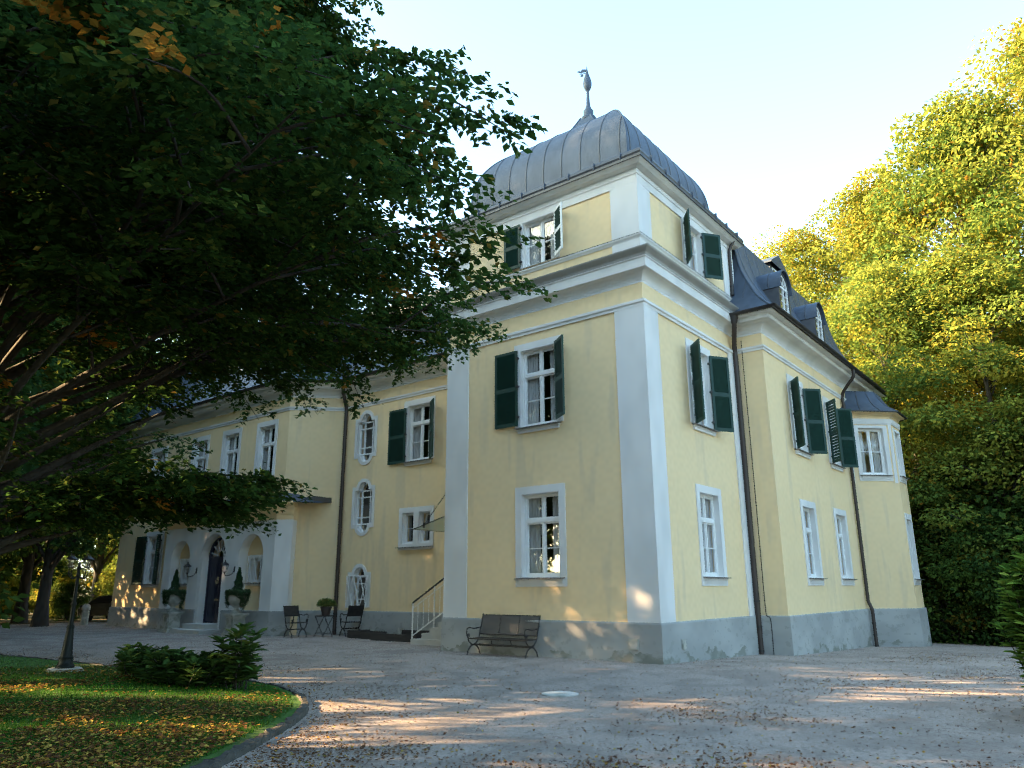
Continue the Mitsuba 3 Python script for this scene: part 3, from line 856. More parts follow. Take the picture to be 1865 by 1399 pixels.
part(roof, 'hip_seam', tube([[0.92 + o, 5.75 - o, z] for o, z in MP], 0.035, 6), 'zinc', smooth=50)
def halfpipe(path, out, z, r=0.085):
    pr_ = [(out - r * math.cos(t), z - r * math.sin(t)) for t in np.linspace(0, math.pi, 9)]
    pr_ += [(out + (r - 0.012) * math.cos(t), z - (r - 0.012) * math.sin(t)) for t in np.linspace(0, math.pi, 9)]
    return sweep(path, pr_)
part(V, 'gutter', halfpipe([(0.07, 5.75), (0.92, 5.75), (0.92, 18.3)], 0.68, 9.70), 'gutter_metal', smooth=40)
part(V, 'gutter', halfpipe([(-30.1, 1.5), (-16.8, 1.5), (-15.22, 3.08), (-6.7, 3.08)], 0.68, 9.70), 'gutter_metal', smooth=40)

# bay roof: small bell-cast hipped roof
bp = [(2.28 - 1.36, 14.0), (2.28, 15.36), (2.28, 16.70), (0.92, 18.06)]
rows = []
for o, z, pull in ((0.34, 8.12, 0.0), (0.20, 8.22, 0.0), (-0.05, 8.40, 0.0), (-0.25, 8.62, 0.0), (-0.42, 8.90, 0.0), (-0.52, 9.12, 0.0)):
    q = mitre(bp, o)
    q[0] = [0.925, 14.0 - o * 1.414]
    q[-1] = [0.925, 18.06 + o * 1.414]
    rows.append(np.column_stack([q, np.full(4, z)]))
br = part(V, 'bay_roof', loft(rows, False), 'zinc', smooth=20)
part(br, 'eave_edge', sweep(bay, [(0.262, 8.10), (0.345, 8.10), (0.345, 8.135), (0.262, 8.135)]), 'gutter_metal')
for i in (1, 2):
    part(br, 'hip_seam', tube([r[i] for r in rows], 0.025, 5), 'zinc_dark')
for t in (0.35, 0.7):
    part(br, 'seam', tube([r[0] * (1 - t) + r[1] * t + [0, 0, 0.008] for r in rows], 0.015, 4), 'zinc_dark')
part(br, 'seam', tube([(r[1] + r[2]) / 2 + [0, 0, 0.008] for r in rows], 0.015, 4), 'zinc_dark')

# round-headed dormers
def dormer(yc, label):
    xf_, w, zb, zs = 0.88, 0.54, 10.48, 11.55
    out = sbox(yc - w, zb, yc + w, zs).union(Point(yc, zs).buffer(w, 24).intersection(sbox(yc - 2, zs - 0.01, yc + 2, zs + 2)))
    iw = w - 0.10
    inn = sbox(yc - iw, zb + 0.16, yc + iw, zs).union(Point(yc, zs).buffer(iw, 24).intersection(sbox(yc - 2, zs - 0.01, yc + 2, zs + 2)))
    M = face_mat((xf_, 0), R90)
    k = part(V, 'dormer', xf(extr(out.difference(inn), 0.0, 0.10), M), 'zinc_dark', label=label)
    ai = iw - 0.07
    fr = [extr(inn.difference(inn.buffer(-0.07)), 0.03, 0.09), bx(yc - 0.03, yc + 0.03, 0.025, 0.085, zb + 0.2, zs), bx(yc - iw, yc + iw, 0.02, 0.08, zs - 0.10, zs - 0.01)]
    for zz in (zb + 0.50, zb + 0.75):
        fr.append(bx(yc - iw + 0.05, yc + iw - 0.05, 0.035, 0.075, zz - 0.012, zz + 0.012))
    for t in (35, 65, 115, 145):
        a = math.radians(t)
        fr.append(xf(bx(0.12, iw - 0.05, 0.035, 0.075, -0.012, 0.012), np.array([[math.cos(a), 0, -math.sin(a), yc], [0, 1, 0, 0], [math.sin(a), 0, math.cos(a), zs - 0.02], [0, 0, 0, 1]])))
    fr.append(extr(Point(yc, zs - 0.02).buffer(0.14, 12).difference(Point(yc, zs - 0.02).buffer(0.11, 12)).intersection(sbox(yc - 1, zs - 0.02, yc + 1, zs + 1)), 0.035, 0.075))
    part(k, 'frame', xf(cat(fr), M), 'paint_white')
    part(k, 'pane', xf(extr(inn.buffer(-0.06), 0.06, 0.061), M), 'glass')
    a = np.linspace(0, math.pi, 17)
    arc = [(yc + (w + 0.035) * math.cos(t), zs + (w + 0.035) * math.sin(t)) for t in a]
    pr_ = [(yc + w + 0.035, zs - 0.16)] + arc + [(yc - w - 0.035, zs - 0.16)]
    pi_ = [(y - (0.03 if y > yc else -0.03) * (abs(y - yc) > 0.02), z - 0.028 * (z > zs)) for y, z in pr_]
    rows = [[(x, y, z) for y, z in pr_] for x in (xf_ + 0.10, -0.3)]
    rows_in = [[(x, y, z) for y, z in pi_] for x in (xf_ + 0.10, -0.3)]
    cover = cat([loft(rows, False), loft([rows[0], rows_in[0]], False), loft(rows_in, False)])
    part(k, 'roof_cover', cover, 'zinc', smooth=40)
    part(k, 'seam', tube([(xf_ - 0.32, y, z + 0.005) for y, z in pr_], 0.016, 5), 'zinc_dark')
    for s in (-1, 1):
        y = yc + s * w
        v = np.array([[xf_, y, zb], [xf_, y, zs], [-0.25, y, zs], [-0.25, y, zb + 0.8]])
        part(k, 'cheek', (v, np.array([[0, 1, 2], [0, 2, 3]])), 'zinc_dark')
    return k
dormer(8.55, 'round headed dormer nearer the tower')
dormer(12.40, 'round headed dormer farther from the tower')
# box dormer high on the deck behind
bd = part(V, 'box_dormer', cat([bx(-2.6, -0.75, 12.4, 14.0, 13.15, 14.3)]), 'zinc_dark', label='small gabled dormer high on the roof behind the tower')
gv = np.array([[-2.7, 12.2, 14.3], [-0.6, 12.2, 14.3], [-0.6, 14.2, 14.3], [-2.7, 14.2, 14.3], [-2.7, 13.2, 14.85], [-0.6, 13.2, 14.85],
               [-2.7, 12.2, 14.24], [-0.6, 12.2, 14.24], [-0.6, 14.2, 14.24], [-2.7, 14.2, 14.24]])
part(bd, 'gable_roof', (gv, np.array([[0, 1, 5], [0, 5, 4], [2, 3, 4], [2, 4, 5], [1, 2, 5], [3, 0, 4], [6, 7, 1], [6, 1, 0], [7, 8, 2], [7, 2, 1]])), 'zinc')
part(bd, 'frame', cat([bx(-0.75, -0.72, 12.6, 12.66, 13.35, 14.15), bx(-0.75, -0.72, 13.74, 13.80, 13.35, 14.15), bx(-0.75, -0.72, 13.17, 13.23, 13.35, 14.15), bx(-0.75, -0.722, 12.66, 13.74, 14.09, 14.15), bx(-0.75, -0.722, 12.66, 13.74, 13.35, 13.42), bx(-0.75, -0.722, 12.66, 13.74, 13.73, 13.76)]), 'paint_white')
part(bd, 'pane', (np.array([[-0.735, 12.66, 13.4], [-0.735, 13.74, 13.4], [-0.735, 13.74, 14.1], [-0.735, 12.66, 14.1]]), np.array([[0, 1, 2], [0, 2, 3]])), 'glass')

# ------------------------------------------------------------------ downpipes
def downpipe(pts, r=0.062, label=None, n=8):
    k = part(V, 'downpipe', tube(bezier(pts, n), r, 12), 'pipe_brown', smooth=50, label=label)
    p0, p1 = np.array(pts[-1]), np.array(pts[-2])
    for t in (0.12, 0.45, 0.8):
        q = p0 + (p1 - p0) * t
        part(k, 'clamp', tube([q - [0, 0, 0.025], q + [0, 0, 0.025]], r + 0.012, 12), 'iron')
    return k
def straight(x, y, za, zb, n=6):
    return [(x, y, z) for z in np.linspace(za, zb, n)]
k = downpipe([(0.34, 5.16, 9.62), (0.33, 5.18, 9.35), (0.20, 5.42, 9.02), (0.11, 5.60, 8.72), (0.11, 5.63, 8.40)] + straight(0.11, 5.63, 7.5, -0.3, 5), 0.075, 'thick brown downpipe in the corner between tower and side wing')
part(k, 'hopper', lathe([(0.05, 9.35), (0.09, 9.42), (0.13, 9.58), (0.14, 9.70), (0.12, 9.70)], 14, (0.34, 5.16, 0)), 'gutter_metal', smooth=50)
part(k, 'conduit', tube(bezier([(0.30, 5.70, 9.0), (0.30, 5.73, 6), (0.30, 5.73, 3), (0.30, 5.73, 1.1), (0.36, 5.66, 0.86), (0.45, 5.655, 0.75), (0.45, 5.655, -0.2)], 5), 0.010, 6), 'iron')
downpipe([(1.58, 13.6, 9.62), (1.55, 13.62, 9.35), (1.25, 13.75, 9.05), (1.02, 13.86, 8.75), (1.02, 13.88, 8.2)] + straight(1.02, 13.88, 7.2, 1.35, 4) + [(1.02, 13.88, 1.15), (1.12, 13.86, 0.86), (1.13, 13.86, 0.6), (1.13, 13.86, -0.5)], 0.06, 'brown downpipe beside the bay, kinked over the plinth')
downpipe([(-15.0, 2.62, 9.62), (-15.05, 2.75, 9.2), (-15.12, 2.97, 8.7), (-15.12, 2.98, 8.3)] + straight(-15.12, 2.98, 7.0, -0.05, 5), 0.07, 'brown downpipe in the corner of the recessed wall')
downpipe([(0.28, 6.05, 12.62), (0.20, 6.0, 12.45), (0.09, 5.95, 12.2), (0.09, 5.92, 11.9), (0.09, 5.9, 11.0), (0.09, 5.86, 10.6)], 0.05, 'short brown downpipe on the upper tower side')

# small vent covers on the plinth
part(V, 'vent_cover', xf(cat([bx(5.88, 6.12, -0.10, -0.04, 0.28, 0.52), bx(5.90, 6.10, -0.112, -0.09, 0.30, 0.50)]), A.M), 'stone')
part(V, 'vent_cover', xf(cat([bx(0.86, 1.04, -0.10, -0.04, 0.26, 0.48), bx(0.88, 1.02, -0.112, -0.09, 0.28, 0.46)]), B.M), 'stone')
# ------------------------------------------------------------------ portico
PX0, PX1, PY = -24.75, -16.57, 1.10
PW = face_mat((0, PY), 0.0)
DC_ = (DX0 + DX1) / 2
DR = (DX1 - DX0) / 2
door_hole = rect(DX0 - 0.06, DX1 + 0.06, -1, 2.95).union(Point(DC_, 2.95).buffer(DR, 32).intersection(rect(-60, 0, 2.94, 9)))
def niche(a, b):
    r = (b - a) / 2
    return rect(a, b, HP, 2.93).union(Point((a + b) / 2, 2.93).buffer(r, 32).intersection(rect(-60, 0, 2.92, 9)))
holes = unary_union([door_hole, niche(-24.14, -22.60), niche(-18.90, -17.27)])
d1 = 0.398
p_white = rect(PX0, PX1, HP, 4.22).difference(holes)
p_yel = rect(PX0, PX1, 4.222, 4.90)
p_base = rect(PX0, PX1, -0.6, HP - 0.002).difference(door_hole)
side = [(-16.57, 1.1), (-16.13, 1.54), (-16.35, 1.86), (-16.9, 1.6), (-16.9, 1.1)]
def side_prism(z0, z1, g=0.0):
    m = trimesh.creation.extrude_polygon(Polygon([(-16.573, 1.1 - g), (-16.13 + g, 1.54 - g), (-16.38, 1.90), (-16.70, 1.58)]), z1 - z0)
    m.apply_translation([0, 0, z0])
    return m
pw = part(V, 'portico', xf(extr(p_white, 0.0, d1), PW), 'plaster_white', label='white portico with three round arches')
part(pw, 'flank', side_prism(HP, 4.22), 'plaster_white')
part(pw, 'frieze', cat([xf(extr(p_yel, 0.0, d1), PW), side_prism(4.222, 4.9)]), 'plaster_yellow')
for g in p_base.geoms:
    part(pw, 'base', xf(extr(g, -0.03, d1), PW), 'plaster_grey')
part(pw, 'base', side_prism(-0.6, HP - 0.002, 0.02), 'plaster_grey')
ppath = [(PX0, 1.5), (PX0, PY), (-16.57, PY), (-16.13, 1.54)]
part(pw, 'cornice', sweep(ppath, [(0.002, 4.42), (0.04, 4.42), (0.05, 4.46)] + [(0.05 + 0.36 * (1 - math.cos(t)), 4.46 + 0.36 * math.sin(t)) for t in np.linspace(0.1, math.pi / 2, 8)] + [(0.44, 4.83), (0.44, 4.88), (0.002, 4.89)]), 'plaster_yellow')
eo = mitre(ppath, 0.56)
lo = np.column_stack([eo, np.full(4, 4.89)])
lo[0] = [PX0 - 0.56, 1.495, 4.89]
lo[-1] = [-15.35, 2.25, 4.89]
hi = np.array([[-24.15, 1.496, 5.30], [-24.10, 1.495, 5.30], [-16.80, 1.495, 5.30], [-16.42, 1.87, 5.24]])
mid = lo * 0.5 + hi * 0.5 - [0, 0, 0.03]
pr_ = part(pw, 'roof', loft([lo - [0, 0, 0.035], lo, mid, hi], False), 'zinc', label='low metal roof over the portico')
for i in range(12):
    t = (i + 0.5) / 12
    a = lo[1] * (1 - t) + lo[2] * t
    b = np.array([min(max(a[0], -24.1), -16.85), 1.495, 5.30])
    part(pr_, 'seam', tube([a + [0, 0, 0.008], (a + b) / 2 + [0, 0, -0.022], b + [0, 0, 0.008]], 0.016, 4), 'zinc_dark')
for i in (1, 2):
    part(pr_, 'hip_seam', tube([lo[i], mid[i] + [0, 0, 0.005], hi[i]], 0.022, 5), 'zinc_dark')

# front door with fanlight
HM = face_mat((0, 1.5), 0.0)
dd = -0.06
dr_ = part(V, 'door', xf(cat([bx(DX0 + 0.20, DX1 - 0.20, dd, dd + 0.06, 0.36, 2.92)]), HM), 'door_navy', label='dark navy front door with a brass knocker')
lin = rect(DX0 + 0.121 - 0, DX1 - 0.121, 0.30, 2.95).union(Point(DC_, 2.95).buffer(DR - 0.121, 24))
fo2 = lin.difference(rect(DX0 + 0.20, DX1 - 0.20, 0.30, 2.90).union(Point(DC_, 2.98).buffer(DR - 0.22, 24).intersection(rect(-60, 0, 2.98, 9))))
part(dr_, 'frame', xf(extr(fo2, dd - 0.04, dd + 0.10), HM), 'door_navy')
pn = []
for (a, b) in ((0.28, DR * 2 - 0.28),):
    for (z0, z1) in ((0.55, 1.15), (1.28, 1.95), (2.08, 2.75)):
        for (q0, q1) in ((DX0 + 0.32, DC_ - 0.08), (DC_ + 0.08, DX1 - 0.32)):
            pn.append(extr(rect(q0, q1, z0, z1).difference(rect(q0 + 0.06, q1 - 0.06, z0 + 0.06, z1 - 0.06)), dd - 0.022, dd + 0.004))
            pn.append(bx(q0 + 0.12, q1 - 0.12, dd - 0.016, dd + 0.004, z0 + 0.12, z1 - 0.12))
part(dr_, 'panel', xf(cat(pn), HM), 'door_navy')
kn = [tube([(DC_ + 0.085 * math.cos(t), dd - 0.05, 1.98 + 0.1 * math.sin(t)) for t in np.linspace(0, 2 * math.pi, 20)], 0.016, 6),
      xf(lathe([(0.0, 0.0), (0.06, 0.0), (0.07, 0.02), (0.03, 0.05), (0.0, 0.055)], 14), np.array([[1, 0, 0, DC_], [0, 0, -1, dd], [0, 1, 0, 2.10], [0, 0, 0, 1]]))]
part(dr_, 'knocker', xf(cat(kn), HM), 'brass', smooth=50)
part(dr_, 'letter_plate', xf(cat([bx(DC_ - 0.14, DC_ + 0.14, dd - 0.015, dd, 1.22, 1.30)]), HM), 'brass')
fl = [extr(Point(DC_, 2.98).buffer(0.26, 16).difference(Point(DC_, 2.98).buffer(0.22, 16)).intersection(rect(-60, 0, 2.98, 9)), dd, dd + 0.03)]
for t in np.linspace(12, 168, 7):
    a = math.radians(t)
    fl.append(xf(bx(0.24, DR - 0.22, dd, dd + 0.03, -0.018, 0.018), np.array([[math.cos(a), 0, -math.sin(a), DC_], [0, 1, 0, 0], [math.sin(a), 0, math.cos(a), 2.98], [0, 0, 0, 1]])))
part(dr_, 'fanlight_bars', xf(cat(fl), HM), 'paint_white', label='white sunburst bars of the fanlight')
part(dr_, 'fanlight_pane', xf(extr(Point(DC_, 2.98).buffer(DR - 0.21, 24).intersection(rect(-60, 0, 2.98, 9)), dd + 0.04, dd + 0.041), HM), 'glass')
for q in (bx(DX0 - 0.056, DX0 + 0.14, -0.392, dd - 0.04, -0.2, 2.945), bx(DX1 - 0.14, DX1 + 0.056, -0.392, dd - 0.04, -0.2, 2.945)):
    part(V, 'door_jamb', xf(q, HM), 'plaster_white')
steps = part(V, 'door_step', cat([bx(DC_ - 1.35, DC_ + 1.15, 0.15, 1.06, -0.2, 0.15)]), 'stone_step', label='wide lower stone doorstep')
part(V, 'door_step', cat([bx(DX0 + 0.10, DX1 - 0.10, 0.55, 1.8, 0.152, 0.34)]), 'stone_step', label='upper stone doorstep at the threshold')

# ------------------------------------------------------------------ side stair with railing and glass canopy by the tower
st_ = holder(V, 'side_stair', 'pale stone side steps climbing to the tower')
sx0 = -9.05
for i in range(5):
    part(st_, 'step', bx(sx0 + i * 0.34, -6.74, 1.15 - (0.12 if i == 0 else 0), 2.55, -0.1 if i == 0 else i * 0.17 - 0.168, i * 0.17 + 0.168 - 0.17 + 0.17), 'stone_step')
ra = holder(V, 'stair_railing', 'white iron stair railing with a dark handrail')
ry = 1.18
def rz(x):
    return 0.16 + (x - (-9.15)) * 0.55
rl = [tube([(-9.15, ry, 1.22), (-6.74, ry, 1.22 + 2.41 * 0.55)], 0.028, 8)]
part(ra, 'handrail', cat(rl), 'iron', smooth=50)
ba = [tube([(-9.15, ry, 0.24), (-6.74, ry, 0.24 + 2.41 * 0.55)], 0.02, 6), tube([(-9.15, ry, 1.05), (-6.74, ry, 1.05 + 2.41 * 0.55)], 0.012, 6)]
part(ra, 'rail', cat(ba), 'paint_white', smooth=50)
for i in range(11):
    x = -9.14 + i * 0.23
    a, b = 0.24 + (x + 9.15) * 0.55, 1.22 + (x + 9.15) * 0.55
    if i in (0, 4, 8):
        part(ra, 'post', tube([(x, ry, max(a - 0.25, 0.0)), (x, ry, b)], 0.022, 8), 'paint_white', smooth=50)
    else:
        part(ra, 'baluster', tube([(x, ry, a), (x, ry, b - 0.17)], 0.010, 6), 'paint_white', smooth=50)
# canopy: a glass sheet on the tower's left wall, with a tie rod
can = holder(V, 'glass_canopy', 'thin greenish glass canopy on a tie rod above the side stair')
cv_ = np.array([[-9.15, 1.12, 3.47], [-6.68, 1.12, 4.06], [-6.68, 2.60, 4.06], [-9.15, 2.60, 3.47]])
part(can, 'pane', (cv_, np.array([[0, 1, 2], [0, 2, 3]])), 'glass_green')
part(can, 'edge_strip', tube([(-9.15, 1.115, 3.48), (-6.68, 1.115, 4.07)], 0.016, 6), 'iron')
part(can, 'edge_strip', tube([(-9.155, 1.12, 3.48), (-9.155, 2.60, 3.48)], 0.016, 6), 'iron')
part(can, 'tie_rod', tube([(-8.72, 1.15, 3.58), (-6.68, 1.15, 5.62)], 0.011, 6), 'iron')
part(can, 'rod_clip', tube([(-8.72, 1.15, 3.50), (-8.72, 1.15, 3.66)], 0.03, 8), 'iron')

# low dark timber curbs round the cellar light wells
wl = holder(V, 'light_well', 'low dark timber curbs around the cellar light wells')
for (x0, y0, x1, y1, h) in ((-13.25, 2.05, -11.35, 2.15, 0.26), (-13.25, 2.05, -13.15, 3.0, 0.24), (-11.7, 1.75, -9.6, 1.85, 0.22), (-11.15, 2.65, -9.3, 2.75, 0.30)):
    part(wl, 'curb', bx(x0, x1, y0, y1, -0.05, h), 'dark_board')
part(wl, 'grate', bx(-13.1, -9.6, 2.17, 3.0, -0.04, 0.02), 'iron')
part(wl, 'post', bx(-11.32, -11.17, 2.62, 2.77, -0.05, 0.36), 'stone')

# ------------------------------------------------------------------ things in front of the house
def curule_side(L, h_back, lean=0.28, seat=0.42, arm=True, r=0.016):
    """Side frame in the (x, z) plane: x forward. A bowl-shaped upper hoop on an arched foot."""
    foot = bezier([(L / 2, 0, 0.0), (L * 0.40, 0, 0.12), (L * 0.18, 0, 0.215), (0, 0, 0.235), (-L * 0.18, 0, 0.215), (-L * 0.40, 0, 0.12), (-L / 2, 0, 0.0)], 6)
    hoop = bezier([(L * 0.46, 0, seat + 0.10), (L * 0.44, 0, seat - 0.02), (L * 0.28, 0, 0.29), (0.02, 0, 0.242), (-L * 0.24, 0, 0.30), (-L * 0.42, 0, seat), (-L * 0.50, 0, seat + 0.14), (-L * 0.5 - lean * 0.5, 0, (seat + h_back) / 2 + 0.04), (-L * 0.5 - lean, 0, h_back)], 6)
    ms = [tube(foot, r, 7), tube(hoop, r, 7)]
    am = []
    if arm:
        am = [tube(bezier([(L * 0.44, 0, seat - 0.02), (L * 0.54, 0, seat + 0.10), (L * 0.50, 0, seat + 0.22), (L * 0.30, 0, seat + 0.25), (0, 0, seat + 0.215), (-L * 0.3, 0, seat + 0.23), (-L * 0.5 - lean * 0.25, 0, seat + 0.24)], 6), r * 0.85, 7),
              tube(bezier([(L * 0.46, 0, seat + 0.02), (L * 0.38, 0, seat + 0.10), (L * 0.33, 0, seat + 0.06), (L * 0.36, 0, seat + 0.02)], 6), r * 0.8, 6)]
    return ms, am

def place(M, ms):
    return xf(cat(ms), M)

# bench
bn = thing('garden_bench', 'dark wrought iron bench with a metal sheet back standing against the tower plinth', 'bench')
BM = mat((-4.27, -0.42, ground_z(-4.27, -0.4)), -R90 + 0.02)
W2 = 0.93
for s in (-1, 1):
    ms, am = curule_side(0.52, 1.0, 0.13, 0.42)
    Ms = BM @ mat((0, s * W2, 0))
    part(bn, 'side_frame', place(Ms, ms), 'iron', smooth=60)
    part(bn, 'armrest', place(Ms, am), 'iron', smooth=60)
def sheet(pts, y0, y1, th=0.012, n=2):
    p = np.asarray(pts, float)
    rows = []
    for y in np.linspace(y0, y1, n):
        rows.append(np.column_stack([p[:, 0], np.full(len(p), y), p[:, 1]]))
    return loft(rows, False)
bk = bezier([(-0.262, 0, 0.50), (-0.30, 0, 0.64), (-0.34, 0, 0.80), (-0.385, 0, 0.965)], 4)[:, [0, 2]]
for i in range(3):
    a, b = -W2 + 0.01 + i * (2 * W2 - 0.02) / 3, -W2 + 0.01 + (i + 1) * (2 * W2 - 0.02) / 3
    part(bn, 'back_panel', xf(cat([sheet(bk, a + 0.006, b - 0.006), sheet(bk + [-0.012, 0.0], a + 0.006, b - 0.006)]), BM), 'bench_sheet', smooth=30)
part(bn, 'back_rail', place(BM, [tube([(-0.262, -W2, 0.495), (-0.262, W2, 0.495)], 0.014, 6), tube([(-0.388, -W2, 0.97), (-0.388, W2, 0.97)], 0.011, 6)] +
     [tube(np.column_stack([bk[:, 0] + 0.004, np.full(len(bk), y), bk[:, 1]]), 0.008, 5) for y in (-W2 / 3, W2 / 3)]), 'iron', smooth=60)
for i in range(7):
    x = 0.22 - i * 0.072
    part(bn, 'seat_slat', xf(bx(x - 0.028, x + 0.028, -W2, W2, 0.405 - 0.01 * math.sin(i / 6 * math.pi), 0.422 - 0.01 * math.sin(i / 6 * math.pi)), BM), 'iron')
part(bn, 'stretcher', place(BM, [tube([(0.0, -W2, 0.245), (0.0, W2, 0.245)], 0.024, 8)] + [tube([(0.0, y, 0.245), (0.05, y, 0.41)], 0.014, 6) for y in (-W2 / 3, W2 / 3)] +
     [tube([(0.22, -W2, 0.40), (0.22, W2, 0.40)], 0.013, 6)]), 'iron', smooth=60)

# two armchairs and a folding table
def chair(x, y, rz, label):
    c = thing('garden_armchair', label, 'chair')
    M0 = mat((x, y, ground_z(x, y)), rz, 1.14)
    hw = 0.25
    for s in (-1, 1):
        ms, am = curule_side(0.50, 0.95, 0.16, 0.44)
        Ms = M0 @ mat((0, s * hw, 0))
        part(c, 'side_frame', place(Ms, ms), 'iron', smooth=60)
        part(c, 'armrest', place(Ms, am), 'iron', smooth=60)
    b = bezier([(-0.30, 0, 0.62), (-0.33, 0, 0.74), (-0.40, 0, 0.94)], 4)[:, [0, 2]]
    part(c, 'backrest', xf(cat([sheet(b, -hw, hw), sheet(b + [-0.012, 0], -hw, hw)]), M0), 'iron', smooth=30)
    part(c, 'seat', xf(cat([bx(-0.22, 0.22, -hw, hw, 0.425, 0.445)]), M0), 'iron')
    part(c, 'stretcher', place(M0, [tube([(0, -hw, 0.24), (0, hw, 0.24)], 0.016, 6)]), 'iron')
    return c
chair(-15.05, 1.20, -0.12, 'dark iron armchair left of the small table, facing right')
chair(-13.90, 2.72, math.pi - 0.30, 'dark iron armchair right of the downpipe, facing left')
tb = thing('bistro_table', 'small dark folding iron table between the two armchairs', 'table')
TX, TY = -14.45, 1.95
part(tb, 'tabletop', lathe([(0.0, 0.70), (0.33, 0.70), (0.345, 0.71), (0.345, 0.73), (0.33, 0.735), (0.0, 0.735)], 28, (TX, TY, 0)), 'iron', smooth=40)
for s in (-1, 1):
    for d in (-1, 1):
        part(tb, 'leg', tube([(TX + d * 0.27, TY + s * 0.2, 0.0), (TX - d * 0.24, TY + s * 0.2, 0.70)], 0.014, 6), 'iron', smooth=60)
part(tb, 'brace', cat([tube([(TX + d * 0.2, TY - 0.2, 0.13), (TX + d * 0.2, TY + 0.2, 0.13)], 0.010, 6) for d in (-1, 1)]), 'iron')

# wall lanterns beside the door
def lantern(M, parent, scale=1.0):
    s = scale
    body = []
    for q in range(6):
        a = q * math.pi / 3
        body.append(tube([(0.062 * s * math.cos(a), 0.062 * s * math.sin(a), 0), (0.10 * s * math.cos(a), 0.10 * s * math.sin(a), 0.20 * s)], 0.007 * s, 4))
    cap = lathe([(0.012, 0.36), (0.02, 0.33), (0.012, 0.30), (0.05, 0.28), (0.10, 0.235), (0.135, 0.205), (0.125, 0.195), (0.0, 0.20)], 12)
    base = lathe([(0.0, -0.06), (0.02, -0.05), (0.03, -0.02), (0.07, 0.0), (0.0, 0.008)], 12)
    part(parent, 'cage', xf(cat(body), M), 'iron')
    part(parent, 'cap', xf((cap[0] * s, cap[1]), M), 'iron', smooth=40)
    part(parent, 'base', xf((base[0] * s, base[1]), M), 'iron', smooth=40)
    g = lathe([(0.055, 0.005), (0.094, 0.198)], 6)
    part(parent, 'pane', xf((g[0] * s, g[1]), M), 'glass_lamp')
for x, tag in ((-22.18, 'left'), (-19.36, 'right')):
    wlamp = thing('wall_lantern', f'black iron wall lantern on a curled arm, {tag} of the front door', 'lantern')
    part(wlamp, 'backplate', xf(lathe([(0.0, 0.0), (0.06, 0.0), (0.05, 0.03), (0.0, 0.04)], 12), np.array([[0.7, 0, 0, x + 0.25], [0, 0, -1, PY], [0, 2.2, 0, 2.42], [0, 0, 0, 1]])), 'iron')
    part(wlamp, 'arm', tube(bezier([(x + 0.25, PY - 0.03, 2.36), (x + 0.22, PY - 0.12, 2.22), (x + 0.08, PY - 0.26, 2.18), (x, PY - 0.28, 2.27)], 6), 0.016, 6), 'iron', smooth=60)
    lantern(mat((x, PY - 0.28, 2.33)), wlamp, 1.25)

# pedestals, urns
def pedestal(x, y, tag):
    z = float(ground_z(x, y))
    p = thing('stone_pedestal', f'weathered square stone pedestal {tag}', 'pedestal')
    b = [bx(x - 0.34, x + 0.34, y - 0.34, y + 0.34, z - 0.05, z + 0.10), bx(x - 0.30, x + 0.30, y - 0.30, y + 0.30, z + 0.10, z + 0.15)]
    part(p, 'base', cat(b), 'stone')
    part(p, 'shaft', bx(x - 0.245, x + 0.245, y - 0.245, y + 0.245, z + 0.15, z + 0.68), 'stone')
    fl = []
    for (dx, dy) in ((0, -1), (1, 0), (-1, 0)):
        for q in range(2):
            fr = rect(-0.18, 0.18, z + 0.22, z + 0.62).difference(rect(-0.14, 0.14, z + 0.26, z + 0.58))
            m = extr(fr, -0.012, 0.004)
            an = {(0, -1): 0.0, (1, 0): R90, (-1, 0): 3 * R90}[(dx, dy)]
            if q == 0:
                fl.append(xf(m, face_mat((x + dx * 0.245, y + dy * 0.245), an)))
    part(p, 'moulding', cat(fl), 'stone')
    part(p, 'cap', cat([bx(x - 0.29, x + 0.29, y - 0.29, y + 0.29, z + 0.68, z + 0.73), bx(x - 0.34, x + 0.34, y - 0.34, y + 0.34, z + 0.73, z + 0.79)]), 'stone')
    u = thing('stone_urn', f'bulbous stone urn on the pedestal {tag}', 'urn')
    part(u, 'bowl', lathe([(0.0, 0.79), (0.20, 0.79), (0.21, 0.83), (0.16, 0.87), (0.09, 0.93), (0.08, 0.98), (0.12, 1.02), (0.26, 1.12), (0.345, 1.24), (0.36, 1.36), (0.34, 1.46), (0.37, 1.50), (0.37, 1.53), (0.32, 1.53), (0.30, 1.44), (0.0, 1.43)], 28, (x, y, z)), 'stone', smooth=40)
    part(u, 'soil', lathe([(0.31, 1.47), (0.0, 1.49)], 20, (x, y, z)), 'soil')
    return z
URNS = [(-22.15, 0.35, 'left of the front door'), (-17.72, 0.45, 'right of the front door')]
for x, y, t in URNS:
    pedestal(x, y, t)

# lamp post on the lawn
LX, LY = -8.44, -9.06
lp = thing('lamp_post', 'dark green cast iron lamp post with small lanterns standing on the lawn', 'lamp post')
gz = 0.10
part(lp, 'footing', lathe([(0.0, gz + 0.07), (0.30, gz + 0.06), (0.34, gz + 0.02), (0.36, gz - 0.1)], 20, (LX, LY, 0)), 'stone', smooth=40)
part(lp, 'base', lathe([(0.17, gz + 0.05), (0.17, gz + 0.10), (0.135, gz + 0.14), (0.12, gz + 0.22), (0.13, gz + 0.26), (0.105, gz + 0.30), (0.062, gz + 0.80), (0.075, gz + 0.83), (0.055, gz + 0.88)], 16, (LX, LY, 0)), 'lamp_green', smooth=40)
part(lp, 'pole', lathe([(0.045, gz + 0.86), (0.042, gz + 1.25), (0.058, gz + 1.27), (0.058, gz + 1.30), (0.038, gz + 1.33), (0.030, gz + 1.95), (0.05, gz + 1.98), (0.03, gz + 2.02), (0.022, gz + 2.10), (0.0, gz + 2.12)], 14, (LX, LY, 0)), 'lamp_green', smooth=40)
